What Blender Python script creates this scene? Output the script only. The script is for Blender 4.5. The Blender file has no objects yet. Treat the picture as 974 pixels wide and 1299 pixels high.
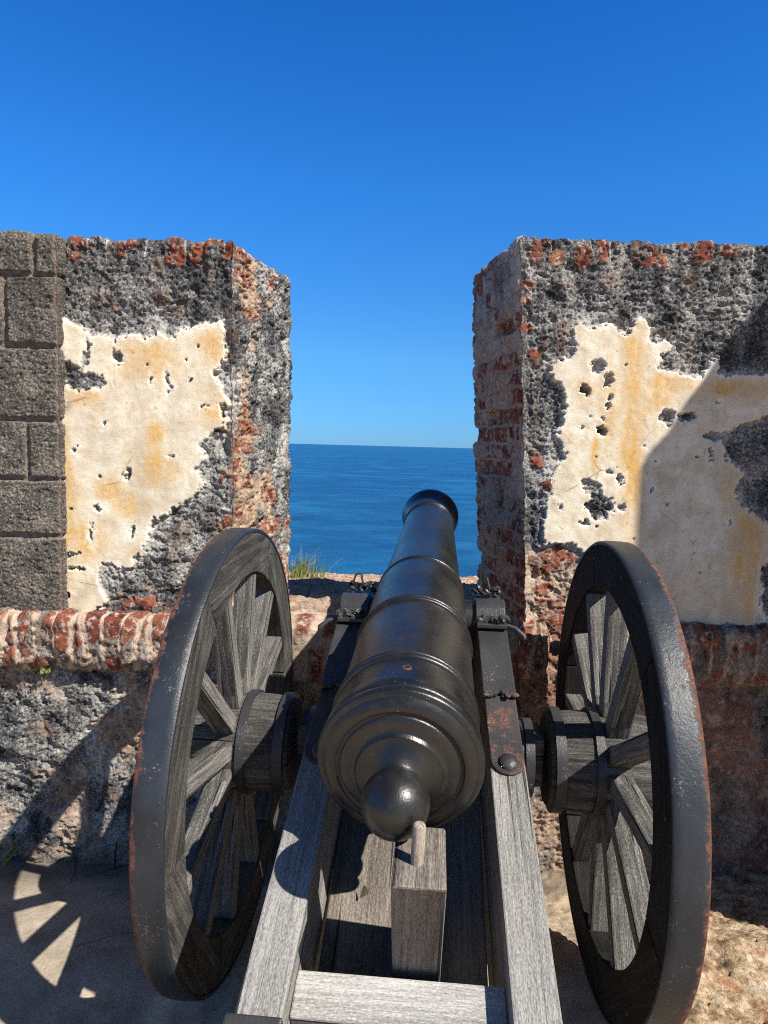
import bpy, bmesh, math, random
import numpy as np
from mathutils import Vector, Matrix
random.seed(7)
rng = np.random.default_rng(11)
C = bpy.data.collections.new("Scene Collection Objects")
bpy.context.scene.collection.children.link(C)
SC = bpy.context.scene
rad = math.radians
R = 0.65                      # wheel radius
SUN_AZ, SUN_EL = rad(122.5), rad(46.2)   # from +Y towards +X

# ------------------------------------------------------------------ objects
def tag(o, label=None, cat=None, group=None, kind=None):
    if label: o['label'] = label
    if cat: o['category'] = cat
    if group: o['group'] = group
    if kind: o['kind'] = kind
    return o
def empty(name, loc=(0, 0, 0)):
    o = bpy.data.objects.new(name, None); C.objects.link(o); o.location = loc
    o.empty_display_size = .1
    return o
def link(name, me, mat=None, parent=None, loc=None, rot=None):
    o = bpy.data.objects.new(name, me); C.objects.link(o)
    if mat: me.materials.append(mat)
    if parent: o.parent = parent
    if loc is not None: o.location = loc
    if rot is not None: o.rotation_euler = rot
    return o
def from_arrays(name, V, F, smooth=True):
    """V (n,3), F (m,4) int array"""
    me = bpy.data.meshes.new(name)
    V = np.asarray(V, np.float32); F = np.asarray(F, np.int32)
    me.vertices.add(len(V)); me.vertices.foreach_set('co', V.ravel())
    k = F.shape[1]
    me.loops.add(F.size); me.loops.foreach_set('vertex_index', F.ravel())
    me.polygons.add(len(F)); me.polygons.foreach_set('loop_start', np.arange(0, F.size, k, dtype=np.int32))
    me.polygons.foreach_set('loop_total', np.full(len(F), k, np.int32))
    me.update(calc_edges=True); me.validate()
    if smooth: me.polygons.foreach_set('use_smooth', np.ones(len(me.polygons), bool))
    return me
def grid_faces(nr, nc, closed=False):
    r = np.arange(nr - 1)[:, None]; c = np.arange(nc if closed else nc - 1)[None, :]
    c2 = (c + 1) % nc
    a = r * nc + c; b = r * nc + c2; d = (r + 1) * nc + c2; e = (r + 1) * nc + c
    return np.stack([a, b, d, e], -1).reshape(-1, 4)
def set_col(me, name, arr):
    at = me.attributes.new(name, 'FLOAT_COLOR', 'POINT')
    a = np.ones((len(me.vertices), 4), np.float32); a[:, :arr.shape[1]] = arr
    at.data.foreach_set('color', a.ravel())
def grain_uv(me, g=(0, 1, 0), off=None):
    """UV in metres: u along the grain, v across it"""
    g = np.array(g, float); g /= np.linalg.norm(g)
    off = rng.uniform(0, 20, 2) if off is None else off
    uv = me.uv_layers.new(name='UVMap')
    out = np.zeros((len(me.loops), 2), np.float32)
    for p in me.polygons:
        n = np.array(p.normal); t = np.cross(n, g); L = np.linalg.norm(t)
        if L < .35:
            e = np.array([1., 0, 0]) if abs(n[0]) < .7 else np.array([0, 0, 1.])
            e = np.cross(n, e); e /= np.linalg.norm(e); t2 = np.cross(n, e)
            for li in p.loop_indices:
                co = np.array(me.vertices[me.loops[li].vertex_index].co)
                out[li] = (co @ e * .25 + off[0], co @ t2 + off[1] + 3)
        else:
            t /= L
            f = abs(n[0]) * 3.1 + abs(n[2]) * 5.3
            for li in p.loop_indices:
                co = np.array(me.vertices[me.loops[li].vertex_index].co)
                out[li] = (co @ g + off[0], co @ t + off[1] + f)
    uv.data.foreach_set('uv', out.ravel())
def bevel(o, w=.004, seg=2, ang=35):
    m = o.modifiers.new('bevel', 'BEVEL'); m.width = w; m.segments = seg
    m.limit_method = 'ANGLE'; m.angle_limit = rad(ang); m.harden_normals = False
    return o
def prism(poly, x0, x1, sub=1):
    """polygon in (y,z), extruded along x"""
    bm = bmesh.new()
    a = [bm.verts.new((x0, y, z)) for y, z in poly]; b = [bm.verts.new((x1, y, z)) for y, z in poly]
    bm.faces.new(a); bm.faces.new(b[::-1])
    n = len(poly)
    for i in range(n): bm.faces.new((a[i], b[i], b[(i + 1) % n], a[(i + 1) % n]))
    bmesh.ops.recalc_face_normals(bm, faces=bm.faces)
    me = bpy.data.meshes.new('prism'); bm.to_mesh(me); bm.free()
    return me
def box(x0, x1, y0, y1, z0, z1):
    return prism([(y0, z0), (y1, z0), (y1, z1), (y0, z1)], x0, x1)
def lathe(profile, n=48, axis='Y', cap=True):
    """profile list of (t, r) along the axis"""
    bm = bmesh.new(); rings = []
    for t, r in profile:
        if r < 1e-6:
            rings.append([bm.verts.new((0, t, 0))])
        else:
            rings.append([bm.verts.new((r * math.cos(2 * math.pi * i / n), t, r * math.sin(2 * math.pi * i / n))) for i in range(n)])
    for A, B in zip(rings[:-1], rings[1:]):
        for i in range(n):
            j = (i + 1) % n
            if len(A) == 1 and len(B) == 1: continue
            if len(A) == 1: bm.faces.new((A[0], B[i], B[j]))
            elif len(B) == 1: bm.faces.new((A[i], B[0], A[j]))
            else: bm.faces.new((A[i], B[i], B[j], A[j]))
    if cap:
        for rr in (rings[0], rings[-1]):
            if len(rr) > 1: bm.faces.new(rr)
    bmesh.ops.recalc_face_normals(bm, faces=bm.faces)
    if axis == 'X': bmesh.ops.transform(bm, matrix=Matrix.Rotation(-math.pi / 2, 4, 'Z'), verts=bm.verts)
    if axis == 'Z': bmesh.ops.transform(bm, matrix=Matrix.Rotation(math.pi / 2, 4, 'X'), verts=bm.verts)
    me = bpy.data.meshes.new('lathe'); bm.to_mesh(me); bm.free()
    me.polygons.foreach_set('use_smooth', np.ones(len(me.polygons), bool))
    me.set_sharp_from_angle(angle=rad(38))
    return me
def tube_mesh(pts, r, n=8):
    bm = bmesh.new(); pts = [Vector(q) for q in pts]; rings = []
    for i, q in enumerate(pts):
        d = (pts[min(i + 1, len(pts) - 1)] - pts[max(i - 1, 0)]).normalized()
        u = d.orthogonal().normalized() if i == 0 else (u - d * u.dot(d)).normalized()
        v = d.cross(u); rr = r[i] if isinstance(r, (list, tuple)) else r
        rings.append([bm.verts.new(q + (u * math.cos(2 * math.pi * k / n) + v * math.sin(2 * math.pi * k / n)) * rr) for k in range(n)])
    for A, B in zip(rings[:-1], rings[1:]):
        for i in range(n): bm.faces.new((A[i], B[i], B[(i + 1) % n], A[(i + 1) % n]))
    bm.faces.new(rings[0]); bm.faces.new(rings[-1])
    bmesh.ops.recalc_face_normals(bm, faces=bm.faces)
    me = bpy.data.meshes.new('tube'); bm.to_mesh(me); bm.free()
    me.polygons.foreach_set('use_smooth', np.ones(len(me.polygons), bool)); me.set_sharp_from_angle(angle=rad(50))
    return me

# ------------------------------------------------------------------ noise
def _hash(i, j, k):
    h = (i.astype(np.int64) * 374761393 + j.astype(np.int64) * 668265263 + k * 2147483647) & 0xffffffff
    h = ((h ^ (h >> 13)) * 1274126177) & 0xffffffff
    h = ((h ^ (h >> 16)) * 2246822519) & 0xffffffff
    return ((h ^ (h >> 15)) & 0xffffff) / float(0xffffff)
def vn(x, y, seed=0):
    xi = np.floor(x); yi = np.floor(y); fx = x - xi; fy = y - yi
    fx = fx * fx * fx * (fx * (fx * 6 - 15) + 10); fy = fy * fy * fy * (fy * (fy * 6 - 15) + 10)
    a = _hash(xi, yi, seed); b = _hash(xi + 1, yi, seed); c = _hash(xi, yi + 1, seed); d = _hash(xi + 1, yi + 1, seed)
    return ((a + (b - a) * fx) * (1 - fy) + (c + (d - c) * fx) * fy) * 2 - 1
def fbm(x, y, f=1., o=4, seed=0, g=.5):
    s = np.zeros(np.broadcast(x, y).shape); a = 1.; t = 0.
    for i in range(o):
        ca, sa = math.cos(.6 * i), math.sin(.6 * i)
        s += a * vn((x * ca - y * sa) * f + 17.3 * i, (x * sa + y * ca) * f + 9.1 * i, seed + i); t += a; a *= g; f *= 2.03
    return s / t
def worley(x, y, f, seed=0):
    x = x * f; y = y * f; xi = np.floor(x); yi = np.floor(y)
    d = np.full(np.broadcast(x, y).shape, 9.); idd = np.zeros_like(d)
    for i in (-1, 0, 1):
        for j in (-1, 0, 1):
            px = xi + i + _hash(xi + i, yi + j, seed); py = yi + j + _hash(xi + i, yi + j, seed + 77)
            q = np.hypot(px - x, py - y); m = q < d
            d = np.where(m, q, d); idd = np.where(m, _hash(xi + i, yi + j, seed + 33), idd)
    return d, idd
def sstep(a, b, x):
    t = np.clip((x - a) / (b - a), 0, 1); return t * t * (3 - 2 * t)
def sdf(poly, X, Z):
    """signed distance, positive inside"""
    d = np.full(X.shape, 1e9); ins = np.zeros(X.shape, bool); n = len(poly)
    for i in range(n):
        ax, az = poly[i]; bx, bz = poly[(i + 1) % n]
        ex, ez = bx - ax, bz - az; L = ex * ex + ez * ez + 1e-12
        t = np.clip(((X - ax) * ex + (Z - az) * ez) / L, 0, 1)
        d = np.minimum(d, np.hypot(X - ax - t * ex, Z - az - t * ez))
        c = ((az > Z) != (bz > Z)) & (X < (bx - ax) * (Z - az) / (bz - az + 1e-12) + ax)
        ins ^= c
    return np.where(ins, d, -d)

# ------------------------------------------------------------------ materials
class M:
    def __init__(s, name, rough=.8, spec=.3):
        s.m = bpy.data.materials.new(name); s.m.use_nodes = True
        s.nt = s.m.node_tree; s.b = s.nt.nodes['Principled BSDF']
        s.b.inputs['Roughness'].default_value = rough
        s.b.inputs['Specular IOR Level'].default_value = spec
    def n(s, t): return s.nt.nodes.new(t)
    def set(s, sock, v):
        if hasattr(v, 'is_linked') or hasattr(v, 'links'): s.nt.links.new(v, sock)
        elif isinstance(v, (tuple, list)) and sock.type == 'RGBA': sock.default_value = (*v[:3], 1)
        else: sock.default_value = v
    def obj(s): return s.n('ShaderNodeTexCoord').outputs['Object']
    def uv(s): return s.n('ShaderNodeTexCoord').outputs['UV']
    def map(s, vec, scale=(1, 1, 1), loc=(0, 0, 0)):
        m = s.n('ShaderNodeMapping'); s.set(m.inputs['Vector'], vec); m.inputs['Scale'].default_value = scale; m.inputs['Location'].default_value = loc
        return m.outputs[0]
    def noise(s, vec, scale, detail=4, rough=.55, dist=0.):
        t = s.n('ShaderNodeTexNoise'); s.set(t.inputs['Vector'], vec)
        for k, v in (('Scale', scale), ('Detail', detail), ('Roughness', rough), ('Distortion', dist)): t.inputs[k].default_value = v
        return t.outputs['Fac']
    def vor(s, vec, scale, feat='F1', out='Distance'):
        t = s.n('ShaderNodeTexVoronoi'); t.feature = feat; s.set(t.inputs['Vector'], vec); t.inputs['Scale'].default_value = scale
        return t.outputs[out]
    def ramp(s, fac, stops, interp='LINEAR'):
        r = s.n('ShaderNodeValToRGB'); r.color_ramp.interpolation = interp; e = r.color_ramp.elements
        while len(e) < len(stops): e.new(.5)
        for q, (p, c) in zip(e, stops):
            q.position = p; q.color = (c, c, c, 1) if not isinstance(c, (tuple, list)) else (*c, 1)
        s.set(r.inputs[0], fac); return r.outputs[0]
    def mix(s, f, a, b, mode='MIX'):
        x = s.n('ShaderNodeMix'); x.data_type = 'RGBA'; x.blend_type = mode
        s.set(x.inputs[0], f); s.set(x.inputs[6], a); s.set(x.inputs[7], b); return x.outputs[2]
    def math(s, op, a, b=0., clamp=False):
        x = s.n('ShaderNodeMath'); x.operation = op; x.use_clamp = clamp; s.set(x.inputs[0], a); s.set(x.inputs[1], b); return x.outputs[0]
    def attr(s, name):
        a = s.n('ShaderNodeAttribute'); a.attribute_name = name
        x = s.n('ShaderNodeSeparateColor'); s.nt.links.new(a.outputs['Color'], x.inputs[0]); return x.outputs
    def bump(s, h, dist=.002, strength=1., base=None):
        b = s.n('ShaderNodeBump'); s.set(b.inputs['Height'], h); b.inputs['Distance'].default_value = dist; b.inputs['Strength'].default_value = strength
        if base is not None: s.nt.links.new(base, b.inputs['Normal'])
        return b.outputs[0]
    def out(s, col=None, rough=None, normal=None):
        if col is not None: s.set(s.b.inputs['Base Color'], col)
        if rough is not None: s.set(s.b.inputs['Roughness'], rough)
        if normal is not None: s.nt.links.new(normal, s.b.inputs['Normal'])
        return s.m

def mat_masonry():
    m = M('weathered_masonry', .92, .12); o = m.obj(); A = m.attr('m1'); B = m.attr('m2')
    pl, br, mo = A[0], A[1], A[2]; st, ti, wh = B[0], B[1], B[2]
    # eroded grey cement crust with black lichen
    n1 = m.noise(o, 105, 7, .76); n2 = m.noise(o, 5.5, 5, .65); n3 = m.noise(o, 330, 3, .65)
    k = m.math('ADD', m.math('MULTIPLY', n1, .8), m.math('ADD', m.math('MULTIPLY', n2, .42), m.math('ADD', m.math('MULTIPLY', n3, .22), m.math('MULTIPLY', wh, .30))))
    stk = m.ramp(m.noise(m.map(o, (17, 17, 2.2)), 1, 4, .6), [(.44, 0.), (.66, .09)])
    k = m.math('SUBTRACT', k, stk)
    crust = m.ramp(k, [(.57, (.020, .021, .023)), (.66, (.072, .072, .074)), (.725, (.175, .172, .166)), (.83, (.48, .46, .42))])
    warm = m.ramp(m.noise(o, 9, 3, .6), [(.56, 0.), (.70, 1.)])
    crust = m.mix(m.math('MULTIPLY', warm, .35), crust, (.30, .17, .105))
    # pale lime plaster, ochre stained
    p1 = m.noise(o, 14, 6, .65); p2 = m.noise(o, 170, 4, .7); p3 = m.noise(m.map(o, (26, 26, 5)), 1, 4, .6)
    plast = m.ramp(p1, [(.32, (.54, .44, .30)), (.50, (.66, .575, .43)), (.66, (.74, .685, .56))])
    sg = m.math('MULTIPLY', st, m.ramp(m.math('ADD', m.math('MULTIPLY', p1, .35), m.math('ADD', m.math('MULTIPLY', p3, .35), m.math('MULTIPLY', m.noise(o, 55, 5, .7), .3))), [(.40, .12), (.56, 1.)]))
    plast = m.mix(sg, plast, (.60, .36, .115))
    plast = m.mix(m.ramp(p2, [(.56, 0.), (.72, .6)]), plast, (.32, .255, .175))
    plast = m.mix(m.ramp(m.noise(o, 42, 3, .5), [(.66, 0.), (.72, .5)]), plast, (.26, .20, .14))
    plast = m.mix(m.math('MULTIPLY', wh, .75), plast, (.80, .74, .65))
    pe = m.n('ShaderNodeTexVoronoi'); pe.feature = 'DISTANCE_TO_EDGE'; pe.inputs['Scale'].default_value = 3.2
    m.set(pe.inputs['Vector'], m.mix(.14, o, m.n('ShaderNodeTexNoise').outputs['Color']))
    pk = m.math('MULTIPLY', m.ramp(pe.outputs['Distance'], [(0., 1.), (.010, 0.)]), m.ramp(m.noise(o, 4.3, 3, .6), [(.53, 0.), (.60, .65)]))
    plast = m.mix(pk, plast, (.16, .115, .075))
    grime = m.ramp(m.noise(m.map(o, (11, 11, 3)), 1, 6, .7), [(.48, 0.), (.72, .55)])
    plast = m.mix(grime, plast, (.44, .37, .29))
    # brick
    b1 = m.noise(o, 60, 5, .65)
    brick = m.mix(ti, (.185, .046, .032), (.36, .130, .070))
    brick = m.mix(m.ramp(b1, [(.40, 0.), (.70, .8)]), brick, (.16, .055, .038))
    brick = m.mix(m.ramp(m.noise(o, 34, 5, .7), [(.53, 0.), (.62, .85)]), brick, (.50, .44, .37))
    brick = m.mix(m.ramp(m.noise(o, 26, 5, .7), [(.55, 0.), (.62, .9)]), brick, (.035, .032, .030))
    # sandy lime mortar, pinkish
    mor = m.ramp(m.noise(o, 40, 6, .7), [(.30, (.19, .115, .075)), (.48, (.40, .27, .185)), (.68, (.58, .47, .36))])
    mor = m.mix(m.math('MULTIPLY', wh, .75), mor, (.62, .49, .37))
    mor = m.mix(m.ramp(m.noise(o, 70, 4, .7), [(.57, 0.), (.66, .7)]), mor, (.07, .06, .055))
    c = m.mix(mo, crust, mor); c = m.mix(br, c, brick); c = m.mix(pl, c, plast)
    h = m.math('ADD', m.math('MULTIPLY', n1, m.math('SUBTRACT', 1.15, pl)), m.math('MULTIPLY', m.noise(o, 240, 4, .7), m.math('SUBTRACT', 1.05, m.math('MULTIPLY', pl, .75))))
    return m.out(c, .93, m.bump(h, .006, .9))

def mat_ashlar():
    m = M('dark_ashlar', .9, .15); o = m.obj(); A = m.attr('m1')
    n1 = m.noise(o, 120, 6, .7); n2 = m.noise(o, 9, 4, .6)
    c = m.ramp(m.math('ADD', m.math('MULTIPLY', n1, .8), m.math('MULTIPLY', n2, .3)), [(.42, (.024, .022, .020)), (.56, (.098, .089, .078)), (.70, (.32, .285, .24))])
    c = m.mix(m.ramp(n2, [(.52, 0.), (.76, .32)]), c, (.20, .15, .105))
    mor = m.ramp(m.noise(o, 60, 5, .65), [(.3, (.085, .068, .060)), (.7, (.25, .195, .165))])
    c = m.mix(A[0], c, mor)
    h = m.math('ADD', n1, m.math('MULTIPLY', m.vor(o, 110), .6))
    return m.out(c, .9, m.bump(h, .006, .9))

def mat_ground():
    m = M('terrace_ground', .9, .2); o = m.obj(); A = m.attr('m1')   # r = rough rock, g = moss / dirt
    n1 = m.noise(o, 7, 7, .65); n2 = m.noise(o, 90, 5, .65); n3 = m.noise(o, 2.2, 4, .6)
    con = m.ramp(n1, [(.30, (.29, .235, .175)), (.52, (.45, .38, .295)), (.72, (.56, .485, .385))])
    con = m.mix(m.ramp(n3, [(.42, 0.), (.62, .45)]), con, (.24, .205, .165))
    con = m.mix(m.ramp(n2, [(.54, 0.), (.70, .6)]), con, (.16, .13, .10)); con = m.mix(m.ramp(m.noise(o, 230, 4, .7), [(.55, 0.), (.68, .55)]), con, (.13, .105, .08))
    r1 = m.noise(o, 16, 8, .7)
    rock = m.ramp(r1, [(.34, (.07, .048, .030)), (.43, (.30, .20, .115)), (.53, (.55, .40, .255)), (.66, (.66, .57, .45))])
    rock = m.mix(m.ramp(m.noise(o, 6, 5, .6), [(.56, 0.), (.66, .7)]), rock, (.42, .17, .09))
    rock = m.mix(m.ramp(m.noise(o, 11, 6, .7, .4), [(.58, 0.), (.68, .8)]), rock, (.12, .105, .06))
    rock = m.mix(m.ramp(m.noise(o, 75, 6, .75), [(.52, 0.), (.62, .75)]), rock, (.10, .07, .045)); rock = m.mix(m.ramp(m.noise(o, 33, 6, .75), [(.58, 0.), (.64, .6)]), rock, (.72, .66, .56))
    c = m.mix(A[0], con, rock); c = m.mix(A[2], c, (.62, .43, .25)); c = m.mix(A[1], c, (.055, .048, .04))  # blue channel: warm colour added to unseen rear ground to bounce light on walls
    cr = m.vor(m.mix(.12, o, m.n('ShaderNodeTexNoise').outputs['Color']), 2.6, 'DISTANCE_TO_EDGE')
    crk = m.math('MULTIPLY', m.ramp(cr, [(.0, 1.), (.006, 0.)]), m.math('SUBTRACT', 1., A[0]))
    crk = m.math('MULTIPLY', crk, m.ramp(m.noise(o, 2.3, 2), [(.56, 0.), (.62, .6)]))
    c = m.mix(crk, c, (.05, .04, .032))
    h = m.math('ADD', m.math('MULTIPLY', m.noise(o, 52, 8, .78), m.math('ADD', .35, A[0])), m.math('MULTIPLY', n2, .3))
    h = m.math('SUBTRACT', h, crk)
    return m.out(c, .92, m.bump(h, .011, .9))

def mat_wood(name, dark, mid, light, black=.0, pal=.5):
    m = M(name, .75, .09); u = m.uv()
    g1 = m.noise(m.map(u, (4.5, 120, 1)), 1, 6, .62, .25); g2 = m.noise(m.map(u, (40, 420, 1)), 1, 3, .6)
    sp = m.noise(m.map(u, (150, 330, 1), (3, 8, 0)), 1, 4, .7); big = m.noise(m.map(u, (1.6, 9, 1)), 1, 4, .6)
    k = m.math('ADD', m.math('ADD', m.math('MULTIPLY', g1, .26), m.math('MULTIPLY', g2, .22)), m.math('ADD', m.math('MULTIPLY', sp, .40), m.math('MULTIPLY', big, .24)))
    c = m.ramp(k, [(.45, dark), (.55, mid), (.64, light)])
    crack = m.ramp(m.noise(m.map(u, (1.3, 75, 1), (7, 2, 0)), 1, 3, .5, .2), [(.63, 0.), (.67, .9)])
    c = m.mix(crack, c, tuple(x * .35 for x in dark))
    if black > 0:
        pa = m.ramp(m.math('ADD', m.math('MULTIPLY', m.noise(m.map(u, (5, 26, 1), (1, 5, 0)), 1, 6, .7), .7), m.math('MULTIPLY', g2, .3)), [(pal - .09, 0.), (pal + .06, black)])
        c = m.mix(pa, c, (.010, .010, .011))
    h = m.math('SUBTRACT', m.math('ADD', g1, m.math('ADD', m.math('MULTIPLY', g2, .6), m.math('MULTIPLY', sp, .5))), crack)
    return m.out(c, .74, m.bump(h, .0016, .8))

def mat_barrel():
    m = M('black_painted_iron', .4, .5); o = m.obj()
    n1 = m.noise(o, 9, 5, .6); n2 = m.noise(o, 260, 3, .6); n3 = m.noise(o, 40, 5, .65)
    c = m.ramp(n1, [(.35, (.0075, .008, .009)), (.65, (.017, .0155, .014))])
    c = m.mix(m.ramp(n3, [(.56, 0.), (.76, .4)]), c, (.042, .038, .032)); c = m.mix(m.ramp(m.noise(m.map(o, (30, 5, 30)), 1, 5, .7), [(.64, 0.), (.76, .35)]), c, (.050, .036, .026))
    c = m.mix(m.ramp(m.noise(o, 120, 3, .6), [(.70, 0.), (.74, .7)]), c, (.16, .155, .15))
    r = m.ramp(m.math('ADD', m.math('MULTIPLY', n1, .6), m.math('MULTIPLY', n3, .4)), [(.35, .24), (.65, .40)])
    return m.out(c, r, m.bump(m.math('ADD', m.math('MULTIPLY', n2, .6), m.math('ADD', m.math('MULTIPLY', n3, .7), m.math('MULTIPLY', m.noise(o, 18, 3, .5), 1.2))), .0011, .7))

def mat_iron(name, base, rust_lo, rust_hi, rough=.45, edge=None, chips=.72):
    """worn black paint over iron; rust where noise (plus an optional 'edge' attribute) is high"""
    m = M(name, rough, .45); o = m.obj()
    n1 = m.noise(o, 13, 6, .68); n2 = m.noise(o, 70, 5, .7); n3 = m.noise(o, 220, 3, .6)
    c = m.ramp(m.noise(o, 6, 5, .6), [(.35, base), (.68, tuple(x * 2.3 for x in base))])
    f = m.math('ADD', m.math('MULTIPLY', n1, .65), m.math('MULTIPLY', n2, .35))
    if edge: f = m.math('ADD', f, m.math('MULTIPLY', m.attr('m1')[0], edge))
    ru = m.ramp(f, [(rust_lo, 0.), (rust_hi, 1.)])
    rc = m.ramp(n2, [(.3, (.030, .013, .010)), (.5, (.095, .034, .020)), (.72, (.19, .078, .045))])
    c = m.mix(ru, c, rc)
    chip = m.ramp(m.math('ADD', m.math('MULTIPLY', n3, .55), m.math('MULTIPLY', n1, .45)), [(chips - .12, 0.), (chips - .07, 1.)])
    c = m.mix(m.math('MULTIPLY', chip, .8), c, (.30, .28, .27))
    rr = m.mix(ru, (rough,) * 3, (.85,) * 3)
    return m.out(c, rr, m.bump(m.math('ADD', n2, m.math('ADD', m.math('MULTIPLY', n3, .5), m.math('MULTIPLY', ru, .5))), .0016, .8))

def mat_sea():
    m = M('sea_water', .30, .5); o = m.obj()
    m.b.inputs['IOR'].default_value = 1.33; m.b.inputs['Specular IOR Level'].default_value = .30
    big = m.noise(m.map(o, (.012, .05, 1)), 1, 4, .6); sw = m.noise(m.map(o, (.05, .16, 1)), 1, 6, .62); ch = m.noise(m.map(o, (.35, .9, 1)), 1, 5, .65)
    far = m.noise(m.map(o, (.0006, .004, 1)), 1, 4, .6)
    iso = m.noise(m.map(o, (.030, .045, 1)), 1, 6, .68); pat = m.noise(m.map(o, (.004, .010, 1)), 1, 4, .6)
    c = m.ramp(m.math('ADD', m.math('MULTIPLY', iso, .62), m.math('ADD', m.math('MULTIPLY', pat, .26), m.math('MULTIPLY', big, .12))), [(.40, (.0012, .033, .105)), (.50, (.004, .066, .170)), (.60, (.014, .130, .265))])
    c = m.mix(m.ramp(far, [(.4, 0.), (.65, .5)]), c, (.003, .055, .18))
    n = m.bump(sw, 3.0, .7); n = m.bump(ch, .8, .8, n)
    return m.out(c, .32, n)

def mat_plain(name, col, rough=.6, spec=.3, var=None, scale=30, trans=None):
    m = M(name, rough, spec); o = m.obj()
    c = m.ramp(m.noise(o, scale, 4, .6), [(.35, col), (.68, var or tuple(x * 1.6 for x in col))])
    return m.out(c, rough, m.bump(m.noise(o, scale * 6, 3), .001, .4))

MAS = mat_masonry(); ASH = mat_ashlar(); GRD = mat_ground()
WOOD_L = mat_wood('weathered_oak_light', (.070, .067, .062), (.185, .178, .166), (.335, .322, .303))
WOOD_W = mat_wood('weathered_wheel_oak', (.018, .017, .016), (.060, .056, .051), (.165, .156, .142), .8, .56)
WOOD_SHADE = mat_wood('shaded_felloe_oak', (.006, .006, .0065), (.013, .0125, .012), (.040, .037, .034))  # wheel oak darkened for the right felloes: their shade is put into the colour
WOOD_S = mat_wood('weathered_spoke_oak', (.022, .0205, .019), (.10, .095, .087), (.28, .265, .243), .6, .60)
WOOD_P = mat_wood('peg_wood', (.16, .13, .10), (.30, .25, .20), (.42, .36, .30))
WOOD_T = mat_wood('weathered_transom', (.12, .115, .107), (.28, .27, .252), (.45, .435, .41))
WOOD_G = mat_wood('block_oak_grey', (.050, .042, .036), (.140, .120, .103), (.265, .24, .21))
WOOD_B = mat_wood('block_oak_brown', (.045, .032, .024), (.125, .095, .072), (.25, .205, .165))
BAR = mat_barrel()
TYR = mat_iron('worn_tyre_iron', (.0105, .0130, .0170), .575, .69, .43, .30, .725)
IRN = mat_iron('black_strap_iron', (.018, .018, .019), .58, .68, .42)
RST = mat_iron('rusty_strap_iron', (.020, .018, .018), .49, .60, .5)
SEA = mat_sea()
GRS = mat_plain('grass_blades', (.09, .15, .03), .6, .3, (.22, .23, .07), 12)
DRY = mat_plain('dry_grass', (.22, .17, .09), .7, .2, (.36, .30, .17), 12)

# outlines of the plaster, stains and bare bricks on the two merlon faces, in wall metres (x, z)
PL_L = [(-1.435, 2.006), (-1.363, 1.972), (-1.303, 1.944), (-1.254, 1.951), (-1.224, 1.928), (-1.169, 1.948), (-1.097, 1.938), (-1.06, 1.969), (-0.999, 1.941), (-0.975, 1.977), (-0.878, 1.998), (-0.817, 2.023), (-0.808, 1.928), (-0.792, 1.88), (-0.829, 1.843), (-0.847, 1.806), (-0.816, 1.758), (-0.785, 1.71), (-0.816, 1.673), (-0.785, 1.637), (-0.816, 1.599), (-0.902, 1.572), (-0.915, 1.535), (-0.877, 1.486), (-0.927, 1.447), (-0.877, 1.399), (-0.927, 1.335), (-1.002, 1.295), (-1.077, 1.255), (-1.103, 1.179), (-1.141, 1.101), (-1.179, 1.056), (-1.229, 1.067), (-1.266, 1.085), (-1.305, 1.046), (-1.293, 0.969), (-1.275, 0.918), (-1.333, 0.871), (-1.459, 0.868)]
HO_L = [[(-1.438, 1.85), (-1.39, 1.84), (-1.341, 1.817), (-1.281, 1.806), (-1.263, 1.758), (-1.318, 1.733), (-1.379, 1.737), (-1.44, 1.778)], [(-1.333, 1.931), (-1.316, 1.908), (-1.319, 1.872), (-1.339, 1.829), (-1.36, 1.822), (-1.338, 1.871)]]
DO_L = [(-1.219, 1.868, 0.0177, 0.0202), (-1.384, 1.504, 0.0088, 0.0114), (-1.187, 1.419, 0.0139, 0.0164), (-1.305, 1.291, 0.0114, 0.0088), (-1.092, 1.784, 0.0051, 0.0076), (-1.024, 1.783, 0.0038, 0.0177), (-0.942, 1.791, 0.0063, 0.0063), (-1.275, 1.609, 0.0063, 0.0076), (-1.325, 1.192, 0.0038, 0.019), (-1.153, 1.101, 0.0152, 0.0101), (-1.426, 0.94, 0.0114, 0.0076), (-1.423, 1.101, 0.0278, 0.0051), (-1.386, 1.05, 0.0278, 0.0051), (-0.878, 1.689, 0.0227, 0.0038), (-0.816, 1.673, 0.0114, 0.0227), (-1.171, 1.196, 0.0051, 0.0177), (-1.007, 1.495, 0.0063, 0.0063), (-1.052, 1.205, 0.0063, 0.0051)]
ST_L = [(-1.419, 1.272, 0.0379, 0.3286), (-1.109, 1.859, 0.1137, 0.0758), (-0.853, 1.915, 0.0569, 0.0632), (-1.076, 1.456, 0.0758, 0.0758), (-1.176, 1.303, 0.0632, 0.0505), (-1.25, 1.364, 0.0569, 0.0505), (-0.835, 1.672, 0.0569, 0.0505), (-1.349, 1.713, 0.0632, 0.0316), (-1.075, 1.58, 0.0379, 0.0505), (-1.353, 1.16, 0.0758, 0.0758), (-1.153, 1.107, 0.0379, 0.0316)]
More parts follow.
